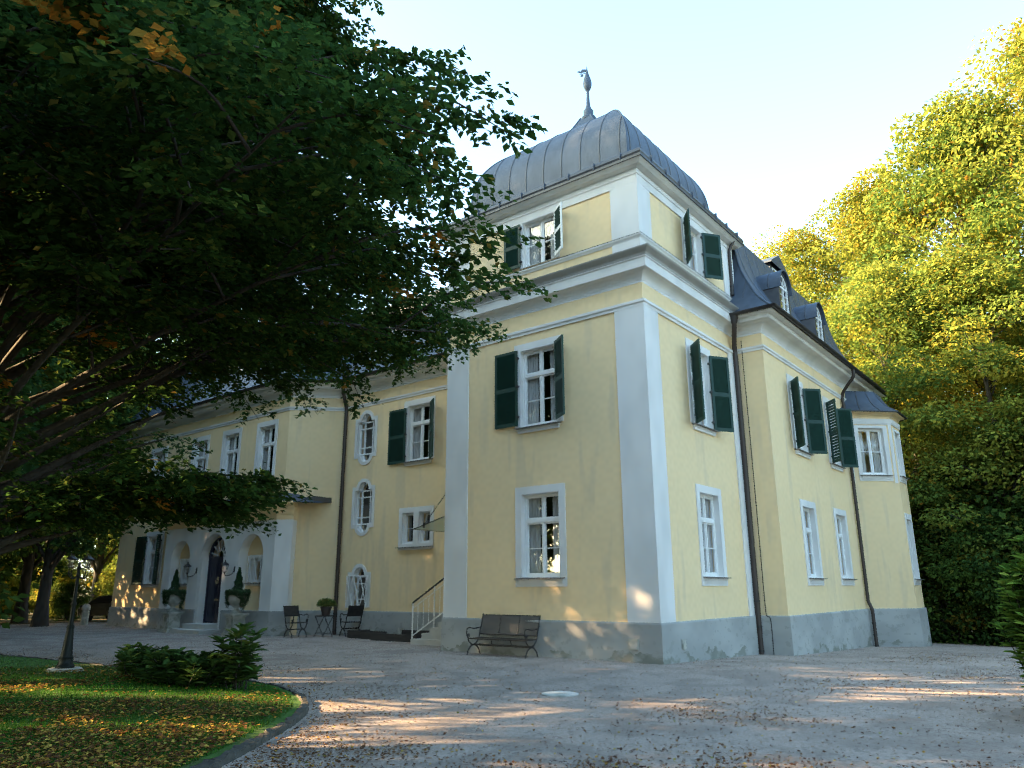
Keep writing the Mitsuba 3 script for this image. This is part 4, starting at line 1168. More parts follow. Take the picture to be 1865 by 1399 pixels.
for q in range(4):
    a = 0.25 + q * R90
    dx, dy = math.cos(a), math.sin(a)
    r_ = 0.0 if q == 9 else 0.21
    arm = holder(lp, 'lamp_head')
    part(arm, 'arm', tube(bezier([(LX, LY, gz + 1.86), (LX + dx * 0.12, LY + dy * 0.12, gz + 1.78), (LX + dx * 0.21, LY + dy * 0.21, gz + 1.86), (LX + dx * 0.21, LY + dy * 0.21, gz + 1.97)], 5), 0.012, 6), 'lamp_green', smooth=60)
    lantern(mat((LX + dx * 0.21, LY + dy * 0.21, gz + 2.02)), arm, 0.72)

# bollard and car at the far left
bo = thing('stone_bollard', 'pale rounded stone bollard by the drive beyond the left wing', 'bollard')
put(bo + '__shaft', lathe([(0.17, -0.1), (0.17, 0.62), (0.15, 0.66), (0.19, 0.74), (0.20, 0.82), (0.17, 0.93), (0.08, 1.0), (0.0, 1.01)], 18, (-32.3, 1.3, 0)), 'stone', smooth=40)

car = thing('parked_car', 'dark parked car half hidden behind the left corner of the villa', 'car')
CM = mat((-35.0, 4.2, -0.02), math.radians(20))
prof = [(-2.1, 0.35), (-2.15, 0.62), (-2.02, 0.86), (-1.55, 0.95), (-0.85, 1.38), (0.35, 1.42), (1.15, 1.02), (1.95, 0.92), (2.15, 0.70), (2.15, 0.36)]
def hull(w_, pr2, inset):
    ys = [-w_, -w_ * 0.9, w_ * 0.9, w_]
    rows = []
    for y in ys:
        k = 1.0 if abs(y) < w_ * 0.95 else 0.94
        rows.append([(x * k, y * (1 - inset * max(0, z - 0.9)), z if k == 1 else 0.4 + (z - 0.4) * 0.95) for x, z in pr2])
    m = trimesh.Trimesh(np.array(rows).reshape(-1, 3), process=False)
    return trimesh.convex.convex_hull(np.array(rows).reshape(-1, 3)) if False else rows
rows = hull(0.86, prof, 0.35)
R_ = np.array(rows)
bm = loft([*R_], True)
caps = []
tp_ = trimesh.creation.triangulate_polygon(Polygon(prof))
idx = [int(np.argmin(((np.array(prof) - q) ** 2).sum(1))) for q in tp_[0]]
tf = np.array([[idx[a] for a in t] for t in tp_[1]])
nn = len(prof)
bm = (bm[0], np.vstack([bm[1], tf, tf + 3 * nn]))
part(car, 'body', xf(bm, CM), 'car_paint', smooth=35)
gl = [np.array([(-1.40, s * 0.80, 1.0), (-0.82, s * 0.735, 1.31), (0.30, s * 0.73, 1.345), (0.95, s * 0.80, 1.03)]) for s in (-1, 1)]
for g in gl:
    part(car, 'window', xf((g * [1, 1.03, 1], np.array([[0, 1, 2], [0, 2, 3]])), CM), 'rubber')
part(car, 'windscreen', xf((np.array([(1.12, -0.66, 1.06), (1.12, 0.66, 1.06), (0.42, 0.62, 1.41), (0.42, -0.62, 1.41)]), np.array([[0, 1, 2], [0, 2, 3]])), CM), 'rubber')
for x in (-1.35, 1.35):
    for s in (-1, 1):
        wl_ = lathe([(0.0, 0.0), (0.19, 0.01), (0.20, 0.03), (0.31, 0.02), (0.325, 0.06), (0.325, 0.18), (0.0, 0.19)], 20)
        Mw = CM @ np.array([[1, 0, 0, x], [0, 0, -s, s * 0.90], [0, 1, 0, 0.325], [0, 0, 0, 1.0]])
        part(car, 'wheel', xf(wl_, Mw), 'rubber', smooth=40)
part(car, 'headlight', xf(cat([bx(2.05, 2.14, -0.75, -0.45, 0.68, 0.80)]), CM), 'paint_white')
part(car, 'headlight', xf(cat([bx(2.05, 2.14, 0.45, 0.75, 0.68, 0.80)]), CM), 'paint_white')

# flat pale drain cover in the gravel
dc = thing('drain_cover', 'flat pale round drain cover lying in the gravel', 'drain cover')
put(dc + '__lid', lathe([(0.0, 0.022), (0.27, 0.021), (0.30, 0.015), (0.31, -0.02)], 28, (0.97, -5.37, 0.0)), 'stone', smooth=40)
# ------------------------------------------------------------------ vegetation
def leaves(rng, c, ax, nrm, size, col, aspect=0.62, fold=0.18):
    """Folded four-cornered leaves: c = base points, ax = direction, nrm = rough leaf normal."""
    n = len(c)
    ax = ax / (np.linalg.norm(ax, axis=1, keepdims=True) + 1e-9)
    sd = np.cross(nrm, ax)
    sd /= np.linalg.norm(sd, axis=1, keepdims=True) + 1e-9
    nn = np.cross(ax, sd)
    s = size[:, None]
    w = s * aspect * 0.5
    v = np.stack([c, c + ax * s * 0.45 + sd * w + nn * s * fold * 0.5, c + ax * s, c + ax * s * 0.45 - sd * w + nn * s * fold * 0.5], 1).reshape(-1, 3)
    i = np.arange(n)[:, None] * 4
    f = np.concatenate([i + [0, 1, 2], i + [0, 2, 3]], 0)
    return v, f, np.repeat(col, 4, 0)

def palette(rng, n, cols, wts, jit=0.18):
    k = rng.choice(len(cols), n, p=np.array(wts) / sum(wts))
    c = np.array(cols)[k]
    return np.clip(c * (1 + jit * rng.standard_normal((n, 1))), 0.004, 0.9)

def rand_dir(rng, n):
    v = rng.standard_normal((n, 3))
    return v / np.linalg.norm(v, axis=1, keepdims=True)

def add_tree(name, label, trunk, crown, M, group=None, bark='bark', leafb='leaf'):
    k = thing(name, label, 'tree', group)
    if trunk is not None:
        scene[k + '__trunk'] = {**trunk, 'to_world': M}
    scene[k + '__crown'] = {**crown, 'to_world': M}
    return k

def make_tree(seed, H, R, zlow, nclump, perclump, leaf, cols, wts, trunk_r=0.28, trunk_top=0.8, clump_r=1.0, lean=0.0, shape=1.0, colpatch=None):
    rng = np.random.default_rng(seed)
    ph = rng.uniform(0, 6.28, 4)
    zz = np.linspace(0, H * trunk_top, 14)
    tx = lean * zz / H + 0.25 * np.sin(zz * 0.35 + ph[0]) * zz / H
    ty = 0.25 * np.sin(zz * 0.3 + ph[1]) * zz / H
    rad = trunk_r * (1 - 0.85 * zz / (H * trunk_top)) + trunk_r * 0.5 * np.exp(-zz / 0.5)
    trunk = np.column_stack([tx, ty, zz - 0.1])
    ms = [tube(trunk, rad, 9)]
    # clump centres in an uneven crown, biased to the outside
    cs = []
    lobes = [(rng.uniform(0, 6.28), rng.uniform(0.2, 1.0), rng.uniform(0.55, 1.0)) for _ in range(9)]
    tries = 0
    while len(cs) < nclump and tries < 60 * nclump:
        tries += 1
        t = rng.random()
        z = zlow + (H - zlow) * t
        env = R * (math.sin(math.pi * min(1, max(0.02, (t * 0.86 + 0.12))) ** shape) ** 0.6)
        a = rng.uniform(0, 6.28)
        mod = 1.0
        for la, lt, ls in lobes:
            da = math.cos(a - la)
            if da > 0.6 and abs(t - lt) < 0.16:
                mod = min(mod, ls)
        mod *= 0.86 + 0.2 * math.sin(3 * a + ph[2] + 5 * t)
        r = env * mod * (rng.random() ** 0.42)
        cs.append([r * math.cos(a) + np.interp(z, zz, tx), r * math.sin(a) + np.interp(z, zz, ty), z])
    cs = np.array(cs)
    # limbs to a share of the clumps
    for c in cs[:: max(1, len(cs) // 46)]:
        zb = max(zlow * 0.7, c[2] - (1.0 + 0.55 * math.hypot(c[0], c[1])))
        zb = min(zb, H * trunk_top * 0.97)
        b = np.array([np.interp(zb, zz, tx), np.interp(zb, zz, ty), zb])
        m = (b + c) / 2 + [0, 0, 0.15 * np.linalg.norm(c - b)]
        p = bezier([b, m, c], 4)
        r0 = 0.42 * np.interp(zb, zz, rad)
        ms.append(tube(p, np.linspace(r0, 0.02, len(p)), 5, cap=False))
    n = len(cs) * perclump
    d = rand_dir(rng, n)
    rr = clump_r * rng.uniform(0.35, 1.0, n) ** 0.6 * np.repeat(rng.uniform(0.6, 1.3, len(cs)), perclump)
    off = d * rr[:, None] * [1.15, 1.15, 0.62]
    pos = np.repeat(cs, perclump, 0) + off
    pos[:, 2] -= 0.10 * (off[:, 0] ** 2 + off[:, 1] ** 2)
    nrm = d * [0.5, 0.5, 0.6] + [0, 0, 0.75] + 0.55 * rand_dir(rng, n)
    ax = d * [1, 1, 0.2] + 0.8 * rand_dir(rng, n) + [0, 0, -0.35]
    tone = np.repeat(rng.choice(len(cols), len(cs), p=np.array(wts) / sum(wts)), perclump)
    own = rng.choice(len(cols), n, p=np.array(wts) / sum(wts))
    tone = np.where(rng.random(n) < 0.3, own, tone)
    col = np.clip(np.array(cols)[tone] * (1 + 0.22 * rng.standard_normal((n, 1))), 0.005, 0.9)
    v, f, vc = leaves(rng, pos, ax, nrm, leaf * rng.uniform(0.6, 1.25, n), col, 0.68)
    return mikit.ply(cat(ms), 'bark', smooth=True), mikit.ply((v, f), 'leaf', color=vc)

YEL = [(0.30, 0.325, 0.058), (0.38, 0.345, 0.052), (0.195, 0.26, 0.052), (0.41, 0.285, 0.04), (0.12, 0.195, 0.045), (0.34, 0.18, 0.03)]
GRN = [(0.07, 0.13, 0.03), (0.10, 0.17, 0.035), (0.045, 0.095, 0.028), (0.17, 0.20, 0.04), (0.22, 0.17, 0.03)]
tA = make_tree(11, 26, 6.2, 4.0, 190, 320, 0.225, YEL, [30, 22, 22, 8, 14, 4], 0.36, clump_r=1.35)
tB = make_tree(12, 22, 5.2, 2.2, 170, 290, 0.22, YEL, [26, 12, 30, 5, 25, 2], 0.30, clump_r=1.25)
tC = make_tree(13, 21, 5.4, 3.6, 120, 200, 0.30, GRN, [30, 30, 20, 16, 4], 0.30, clump_r=1.3)
tD = make_tree(14, 20, 6.4, 1.3, 130, 120, 0.46, GRN, [30, 30, 30, 10, 2], 0.32, clump_r=1.5)
tS = make_tree(15, 5.0, 2.4, 0.25, 75, 170, 0.20, GRN, [30, 20, 40, 8, 2], 0.07, clump_r=0.75, trunk_top=0.7)
tY = make_tree(16, 6.0, 2.6, 0.4, 70, 170, 0.22, YEL, [25, 10, 40, 4, 20, 1], 0.07, clump_r=0.8, trunk_top=0.7)

def at(x, y, s=1.0, rz_=0.0, sz=None, dz=-0.05):
    z = float(ground_z(x, y)) + dz
    sz = s if sz is None else sz
    return T().translate([x, y, z]).rotate([0, 0, 1], rz_).scale([s, s, sz])

# sunlit trees behind the side wing (right half of the picture)
RT = [(tB, 0.8, 22.6, 0.86, 20, 0.80, 'sunlit yellow green tree directly behind the side wing roof'),
      (tA, -4.6, 30.0, 0.85, 260, 0.90, 'hazy yellow tree peeping over the dormers, farthest left of the sunlit trees'),
      (tA, 0.6, 29.0, 0.92, 80, 1.00, 'tall golden tree rising behind the rear end of the side wing roof'),
      (tB, 4.8, 27.6, 1.10, 300, 1.27, 'tall yellow green tree, second from the right in the skyline'),
      (tA, 9.6, 28.0, 1.05, 210, 1.20, 'tallest golden tree reaching the top right corner'),
      (tB, 5.0, 21.8, 0.90, 140, 0.78, 'bushy yellow green tree overhanging the gravel right of the bay'),
      (tA, 13.6, 23.5, 0.95, 150, 1.10, 'golden tree at the right picture edge behind the hedge bush'),
      (tA, -9.5, 37.0, 0.90, 33, 0.90, 'pale far tree mostly hidden by the villa roof'),
      (tB, -1.6, 38.0, 1.10, 310, 1.25, 'yellow tree in the second row behind the side wing'),
      (tA, 6.5, 38.0, 1.15, 75, 1.20, 'yellow tree in the second row at the right'),
      (tC, 10.0, 19.6, 0.75, 120, 0.72, 'dark leafed tree at the edge of the gravel')]
for tr, x, y, s, r_, sz, lab in RT:
    add_tree('forest_tree', lab, tr[0], tr[1], at(x, y, s, r_, sz))
US = [(2.6, 20.6, 1.0, 10), (4.6, 19.6, 0.95, 70), (6.8, 19.4, 1.1, 130), (9.2, 18.2, 1.0, 190), (3.4, 22.8, 1.5, 250), (6.0, 22.6, 1.6, 310), (0.6, 22.0, 1.3, 40), (11.2, 17.0, 1.2, 100), (8.4, 21.5, 1.6, 160)]
for i, (x, y, s, r_) in enumerate(US):
    add_tree('understory_bush', ['dark green bush in the shade beside the bay corner', 'dark green bush second from the bay along the gravel edge', 'dark green bush third from the bay along the gravel edge',
             'dark green bush fourth from the bay along the gravel edge', 'taller dark bush in the second row near the bay', 'taller dark bush in the second row under the golden tree',
             'dark bush hidden behind the bay', 'dark green bush at the right edge of the gravel', 'taller dark bush in the second row at the right'][i], tS[0], tS[1], at(x, y, s, r_, s * (0.9 + 0.1 * (i % 3))))

# woods beyond the left wing
LTs = [(tC, -32.6, -0.6, 0.95, 15, 'dark trunked tree standing just behind the lamp post'), (tC, -38.5, 0.6, 1.0, 75, 'dark trunked tree with a curved stem left of the drive'),
       (tD, -41.5, -2.2, 1.0, 130, 'dark trunked tree at the left picture edge'), (tC, -47.0, 8.0, 1.05, 200, 'tree in the second row beyond the drive'),
       (tB, -62.0, 9.0, 0.95, 260, 'sunlit yellow green tree deep in the left woods'), (tB, -58.0, 15.0, 0.95, 320, 'sunlit tree at the far left of the woods'),
       (tC, -37.5, 9.0, 0.95, 20, 'leafy tree close behind the left wing'), (tA, -68.0, 4.0, 0.9, 77, 'pale tree far back in the left woods'), (tB, -44.0, 14.0, 1.0, 99, 'leafy tree far behind the left wing'),
       (tB, -72.0, 6.0, 0.95, 10, 'yellowish tree far back near the left picture edge'), (tB, -52.0, 18.0, 1.0, 50, 'far tree behind the corner of the left wing')]
for tr, x, y, s, r_, lab in LTs:
    add_tree('woodland_tree', lab, tr[0], tr[1], at(x, y, s, r_))
SH = [(-45.5, -1.0, 0.62, 0, tY, 'sunlit yellow green shrub between the left trunks'), (-47.5, 2.5, 0.6, 50, tY, 'sunlit shrub behind the curved trunk'), (-44.0, 4.4, 0.62, 100, tY, 'sunlit shrub behind the bollard'),
      (-48.5, -4.5, 0.7, 150, tY, 'yellow shrub at the left picture edge'), (-42.0, 7.4, 0.7, 200, tY, 'sunlit shrub beside the corner of the left wing'), (-39.6, 3.4, 0.40, 250, tS, 'low dark clipped shrub behind the bollard'),
      (-53.0, 0.0, 1.0, 300, tY, 'yellow shrub farthest back in the woods'), (-54.0, 5.5, 1.1, 30, tY, 'tall yellow shrub behind the second row of trunks'), (-52.5, -6.5, 1.0, 80, tY, 'tall yellow shrub far back at the left'),
      (-50.0, 10.0, 1.1, 130, tY, 'tall sunlit shrub far behind the parked car'), (-57.0, -2.5, 1.3, 10, tY, 'broad yellow bush in the far woods')]
for x, y, s, r_, tr, lab in SH:
    add_tree('woodland_shrub', lab, tr[0], tr[1], at(x, y, s, r_))
bp_ = thing('birch_pole', 'slim pale birch stem between the two dark trunks', 'tree')
put(bp_ + '__trunk', tube(bezier([(-43.0, 0.2, -0.1), (-42.9, 0.3, 2.5), (-43.1, 0.2, 6.0)], 6), np.linspace(0.11, 0.07, 13), 8), 'bark_pale', smooth=True)

# the trees outside the frame whose shade lies on the front and the court
OFF = [(-24, -9.5, 0.95), (-31.5, -8, 1.0), (-41, -9.5, 1.0), (-28, -19, 1.05), (-37, -16, 1.05), (-18.5, -16.0, 0.95), (-7.0, -24.0, 0.95), (-2.0, -30, 1.0), (-12, -36, 1.05), (-36, -24, 1.1), (-45, -21, 1.1), (-22.5, -12.6, 1.0), (-33, -38, 0.62), (-25, -45, 0.62), (-41, -32, 0.62), (-14, -49, 0.62), (-50, -27, 0.62)]
for i, (x, y, s) in enumerate(OFF):
    add_tree('park_tree', 'broad park tree to the left of the view shading the court', tD[0], tD[1], at(x, y, s, 37 * i, s * (1.5 if i in (3, 9) else 1.15 if i == 5 else 1.0)), group='park trees left of the view')

tr = tA
add_tree('park_tree', 'slim trunked park tree left of the view with its crown over the lawn', tr[0], tr[1], at(-7.01, -17.75, 0.74, 15, 0.98), group='park trees left of the view')
for x, y, s in ((-9.86, -17.5, 0.85), (-7.6, -20.16, 0.74)):
    add_tree('park_shrub', 'dense park shrub left of the view whose gap lets sun streak over the lawn', tS[0], tS[1], at(x, y, s, 40 * s), group='park shrubs left of the view')
# and those behind the camera that the windows mirror and that darken the side wing
for i, (x, y, s) in enumerate([(25, -3, 1.0), (26, 11, 1.0), (22, -30, 1.0), (6, -34, 1.05), (36, -17, 1.0), (32, 22, 1.0), (11.5, -26, 0.9), (2.5, -26, 0.9)]):
    tr = tB if i < 2 else tC if i < 6 else tD
    add_tree('park_tree', 'leafy park tree behind the viewer mirrored in the window panes', tr[0], tr[1], at(x, y, s * 0.85, 61 * i), group='park trees behind the viewer')

# the big hornbeam in front: layered sprays
def big_tree():
    rng = np.random.default_rng(5)
    base = np.array([-7.6, -11.9, 0.0])
    tubes = [tube(bezier([base + [0, 0, -0.2], base + [0.05, 0, 1.2], base + [0.0, 0.1, 2.6], base + [0.1, 0.2, 5], base + [0.3, 0.3, 9], base + [0.5, 0.2, 15]], 6),
                  np.concatenate([np.linspace(0.42, 0.30, 13), np.linspace(0.28, 0.04, 18)]), 12)]
    fr = np.array([math.cos(-YAW), math.sin(-YAW) * 0, 0])
    P, AX, NR, CT = [], [], [], []
    def reach(a, z):
        """Radius of the crown at height z, direction a."""
        r = np.interp(z, [2.0, 4.0, 6.0, 7.6, 9.0, 11.0, 12.3, 13.8, 16.0, 18.0], [5.0, 7.8, 10.0, 10.3, 9.1, 7.0, 5.6, 5.8, 5.0, 3.0])
        return r * (0.92 + 0.09 * math.sin(3 * a + 1.3) + 0.06 * math.sin(5 * a + z))
    NL = 92
    def low_at(q):
        q = np.atleast_2d(q)
        r_ = np.hypot(q[:, 0] - base[0], q[:, 1] - base[1])
        a_ = np.arctan2(q[:, 1] - base[1], q[:, 0] - base[0])
        return 2.6 + np.minimum(1.15 * np.clip(r_ - 2.4, 0, 9), 2.45) + 0.9 * np.exp(-((a_ - 1.25) / 0.75) ** 2) + 0.22 * np.sin(7 * a_) + 0.2 * np.sin(3.1 * r_ + 4 * a_)
    HANG = [(0.72, 2.7, 3.5, 5.0), (1.0, 2.7, 3.35, 4.3)]
    for li in range(NL + len(HANG)):
        g = (li * 0.618034) % 1.0
        a = 0.42 + (g * 2 - 1) * 1.52 if li % 6 else 0.42 + math.pi + (g * 2 - 1) * 1.5
        a += rng.uniform(-0.1, 0.1)
        zb = 1.9 + 9.5 * (li / NL) ** 1.15 + rng.uniform(-0.2, 0.2)
        el = 0.30 + 0.55 * (li / NL) + rng.uniform(-0.12, 0.12)
        d = np.array([math.cos(a), math.sin(a), 0.0])
        zt = min(15.2, zb + 6.5 * math.tan(el))
        L = reach(a, zt) * rng.uniform(0.84, 0.99)
        free = li >= NL
        if free:
            a, zb, zt, L = HANG[li - NL]
            d = np.array([math.cos(a), math.sin(a), 0.0])
        b0 = base + [0.1, 0.15, zb]
        side = np.array([-d[1], d[0], 0])
        p = bezier([b0, b0 + d * L * 0.3 + [0, 0, (zt - zb) * 0.42], b0 + d * L * 0.65 + side * rng.uniform(-0.6, 0.6) + [0, 0, (zt - zb) * 0.82], b0 + d * L + side * rng.uniform(-0.9, 0.9) + [0, 0, (zt - zb) * 0.92]], 7)
        ok = (p[:, 2] > low_at(p) + 0.1) | (np.hypot(p[:, 0] - base[0], p[:, 1] - base[1]) < 2.5)
        if not free and not ok.all():
            p = p[:max(4, int(np.argmin(ok)))]
        tubes.append(tube(p, np.linspace(0.13 if li < 20 else 0.08, 0.012, len(p)), 6, cap=False))
        # boughs along the limb
        ns = 15
        for bi in range(ns):
            t = 0.22 + 0.78 * (bi + rng.uniform(0, 0.7)) / ns
            q = p[min(len(p) - 1, int(t * (len(p) - 1)))]
            sgn = -1 if bi % 2 else 1
            ba = a + sgn * rng.uniform(0.35, 1.15)
            bl = (0.45 if free else 1.0) * (1.1 + 2.3 * (1 - abs(t - 0.55))) * rng.uniform(0.7, 1.2)
            bd = np.array([math.cos(ba), math.sin(ba), rng.uniform(-0.22, 0.42)])
            e = q + bd * bl + [0, 0, -0.16 * bl]
            bp2 = bezier([q, q + bd * bl * 0.5 + [0, 0, 0.05 * bl], e], 4)
            if not free and (bp2[:, 2] < low_at(bp2) + 0.05).any():
                continue
            tubes.append(tube(bp2, np.linspace(0.03, 0.006, len(bp2)), 4, cap=False))
            # twigs in a nearly flat spray, leaves in two ranks
            nt = 14
            for k in range(nt):
                u = 0.15 + 0.85 * (k + rng.uniform(0, 0.8)) / nt
                s0 = bp2[min(len(bp2) - 1, int(u * (len(bp2) - 1)))] + rng.normal(0, 0.08, 3)
                ta = ba + (-1 if k % 2 else 1) * rng.uniform(0.3, 1.1)
                tl = rng.uniform(0.45, 0.95)
                td = np.array([math.cos(ta), math.sin(ta), rng.uniform(-0.35, 0.12)])
                nl = 32
                g = (np.arange(nl) + rng.uniform(0, 1, nl)) / nl
                pts = s0 + td * (g * tl)[:, None] + [0, 0, -0.12] * (g ** 2)[:, None] + rng.normal(0, 0.05, (nl, 3))
                sd = np.array([-td[1], td[0], 0]) * np.where(np.arange(nl) % 2, 1, -1)[:, None]
                P.append(pts)
                AX.append(td * 0.7 + sd * 0.8 + rng.normal(0, 0.25, (nl, 3)) + [0, 0, -0.25])
                NR.append(np.array([0, 0, 1.0]) + rng.normal(0, 0.42, (nl, 3)))
                CT.append(np.full(nl, (1 if rng.random() < 0.016 else 0) + (2 if free else 0)))
    P, AX, NR, CT = np.vstack(P), np.vstack(AX), np.vstack(NR), np.concatenate(CT)
    low = low_at(P)
    keep = (P[:, 2] > low) | (CT >= 2) & (P[:, 2] > 2.7)
    CT = CT % 2
    P, AX, NR, CT = P[keep], AX[keep], NR[keep], CT[keep]
    n = len(P)
    col = palette(rng, n, [(0.040, 0.088, 0.020), (0.056, 0.110, 0.024), (0.030, 0.066, 0.019), (0.095, 0.13, 0.027), (0.22, 0.15, 0.03)], [36, 28, 22, 12, 2])
    col[CT == 1] = palette(rng, int(CT.sum()), [(0.42, 0.17, 0.025), (0.36, 0.22, 0.04)], [2, 1])
    size = rng.uniform(0.09, 0.165, n)
    v, f, vc = leaves(rng, P, AX, NR, size, col, 0.66)
    k = thing('hornbeam_tree', 'huge dark hornbeam spreading its layered branches across the left half of the view', 'tree')
    put(k + '__trunk', cat(tubes), 'bark', smooth=True)
    put(k + '__crown', (v, f), 'leaf', color=vc)
    return n
NBIG = big_tree()

# broad-leaved shrubs made of stems with leaf rosettes
def rosette_shrub(name, label, c, rx, ry, h, nstem, leaf, cols, wts, seed, group=None, nleaf=9, zmin=0.05, aspect=0.42, tips=None):
    rng = np.random.default_rng(seed)
    st, P, AX, NR = [], [], [], []
    for i in range(nstem):
        a, r = rng.uniform(0, 6.28), math.sqrt(rng.random())
        x, y = c[0] + rx * r * math.cos(a), c[1] + ry * r * math.sin(a)
        z0 = float(c[2])
        top = h * (0.55 + 0.45 * math.sqrt(max(0, 1 - r * r))) * rng.uniform(0.7, 1.08)
        tip = np.array([x + rng.normal(0, 0.05) + 0.15 * rx * r * math.cos(a), y + rng.normal(0, 0.05) + 0.15 * ry * r * math.sin(a), z0 + top])
        b = np.array([c[0] + (x - c[0]) * 0.6, c[1] + (y - c[1]) * 0.6, z0])
        st.append(tube(bezier([b, (b + tip) / 2 + rng.normal(0, 0.03, 3), tip], 3), np.linspace(0.012, 0.005, 7), 4, cap=False))
        for q in range(4 if h < 1.2 else 11):
            tt = 1.0 - q * (0.22 if h < 1.2 else 0.09)
            pc = b + (tip - b) * tt
            n = nleaf
            an = rng.uniform(0, 6.28) + np.arange(n) * 2.4
            up = rng.uniform(0.05, 0.75, n) * (1.2 if q == 0 else 0.6)
            d = np.column_stack([np.cos(an), np.sin(an), up])
            P.append(np.repeat(pc[None], n, 0) + rng.normal(0, 0.015, (n, 3)))
            AX.append(d)
            NR.append(np.column_stack([-np.cos(an) * 0.5, -np.sin(an) * 0.5, np.ones(n)]) + rng.normal(0, 0.15, (n, 3)))
    P, AX, NR = np.vstack(P), np.vstack(AX), np.vstack(NR)
    n = len(P)
    s = leaf * rng.uniform(0.7, 1.2, n)
    ax = AX / np.linalg.norm(AX, axis=1, keepdims=True)
    sd = np.cross(NR, ax)
    sd /= np.linalg.norm(sd, axis=1, keepdims=True)
    nn = np.cross(ax, sd)
    S = s[:, None]
    w = S * aspect * 0.5
    dr_p = -0.10 * S * np.array([[0, 0, 1.0]])
    V_ = np.stack([P, P + ax * S * 0.3 + sd * w * 0.8 + nn * S * 0.05, P + ax * S * 0.68 + sd * w + nn * S * 0.05 + dr_p * 0.4, P + ax * S + dr_p, P + ax * S * 0.68 - sd * w + nn * S * 0.05 + dr_p * 0.4, P + ax * S * 0.3 - sd * w * 0.8 + nn * S * 0.05], 1).reshape(-1, 3)
    i = np.arange(n)[:, None] * 6
    f = np.concatenate([i + q for q in ([0, 1, 2], [0, 2, 3], [0, 3, 4], [0, 4, 5])], 0)
    col = np.repeat(palette(rng, n, cols, wts), 6, 0)
    k = thing(name, label, 'shrub', group)
    put(k + '__stem', cat(st), 'bark', smooth=True)
    put(k + '__foliage', (V_, f), 'leaf_thick', color=col)
    return k
DG = [(0.05, 0.10, 0.027), (0.07, 0.135, 0.033), (0.034, 0.072, 0.022), (0.10, 0.16, 0.04)]
rosette_shrub('lawn_shrub', 'broad dark green rhododendron like shrub on the lawn edge', (-4.55, -8.72, 0.06), 1.75, 0.62, 0.52, 70, 0.20, DG, [4, 3, 2, 1], 3)
rosette_shrub('lawn_shrub', 'upright leafy shoot at the right end of the dark shrub', (-3.15, -8.55, 0.06), 0.30, 0.28, 0.98, 14, 0.24, DG, [2, 4, 1, 3], 4)
rosette_shrub('lawn_shrub', 'small leafy tuft at the left end of the dark shrub', (-6.2, -8.75, 0.06), 0.35, 0.3, 0.55, 16, 0.20, DG, [3, 3, 2, 1], 6)
rosette_shrub('hedge_bush', 'bright green laurel bush cut by the right picture edge', (7.74, -3.75, 0.0), 0.55, 0.7, 2.25, 115, 0.19, [(0.13, 0.24, 0.04), (0.19, 0.30, 0.05), (0.08, 0.16, 0.03), (0.26, 0.33, 0.06)], [4, 3, 3, 1], 8, nleaf=8, aspect=0.46)

# clipped cones and trailing ivy in the urns, pot plant on the table
def cone_plant(x, y, tag, seed):
    rng = np.random.default_rng(seed)
    n = 5200
    t = rng.random(n) ** 0.75
    a = rng.uniform(0, 6.28, n)
    spiral = 0.86 + 0.16 * np.sin(a + t * 22)
    r = 0.24 * (1 - t) ** 0.85 * spiral * rng.uniform(0.75, 1.03, n) + 0.01
    P = np.column_stack([x + r * np.cos(a), y + r * np.sin(a), 1.52 + 0.92 * t])
    d = np.column_stack([np.cos(a), np.sin(a), 0.6 + 0 * a]) + rng.normal(0, 0.4, (n, 3))
    nrm = d + rng.normal(0, 0.5, (n, 3))
    v1 = leaves(rng, P, np.cross(d, rng.normal(0, 1, (n, 3))), nrm, rng.uniform(0.03, 0.05, n), palette(rng, n, [(0.03, 0.07, 0.03), (0.05, 0.10, 0.04), (0.02, 0.05, 0.022)], [3, 2, 2]), 0.6)
    m = 3400
    a = rng.uniform(0, 6.28, m)
    rr = 0.30 + 0.12 * rng.random(m)
    hang = rng.random(m) ** 1.3 * (0.30 + 0.20 * np.sin(a * 2 + seed) + 0.22 * (np.sin(a * 3 + 2 * seed) > 0.5))
    rr -= 0.16 * np.clip(hang - 0.15, 0, 1)
    P2 = np.column_stack([x + rr * np.cos(a), y + rr * np.sin(a), 1.58 + 0.09 * rng.random(m) - hang])
    d2 = np.column_stack([np.cos(a), np.sin(a), -0.7 + 0 * a]) + rng.normal(0, 0.35, (m, 3))
    v2 = leaves(rng, P2, d2, np.column_stack([np.cos(a), np.sin(a), 0.6 + 0 * a]) + rng.normal(0, 0.3, (m, 3)), rng.uniform(0.05, 0.085, m), palette(rng, m, [(0.035, 0.075, 0.03), (0.06, 0.10, 0.045), (0.13, 0.15, 0.09)], [3, 2, 1]), 0.85)
    k = thing('cone_topiary', f'clipped dark green cone with trailing ivy in the urn {tag}', 'topiary')
    put(k + '__stem', tube([(x, y, 1.44), (x, y, 2.30)], 0.02, 6), 'bark')
    put(k + '__cone', (v1[0], v1[1]), 'leaf_thick', color=v1[2])
    put(k + '__ivy', (v2[0], v2[1]), 'leaf_thick', color=v2[2])
for i, (x, y, t) in enumerate(URNS):
    cone_plant(x, y, t, 31 + i)
pp = thing('flower_pot', 'dark pot with a round yellowish leafy plant on the small iron table', 'pot plant')
put(pp + '__pot', lathe([(0.0, 0.737), (0.13, 0.737), (0.19, 0.98), (0.205, 1.0), (0.205, 1.04), (0.18, 1.04), (0.17, 1.0), (0.0, 0.99)], 20, (TX + 0.08, TY, 0)), 'terracotta', smooth=40)
rng = np.random.default_rng(77)
n = 1500
d = rand_dir(rng, n)
d[:, 2] = np.abs(d[:, 2]) * 0.9 - 0.15
P = np.array([TX + 0.08, TY, 1.10]) + d * rng.uniform(0.1, 0.34, (n, 1)) * [1, 1, 0.8]
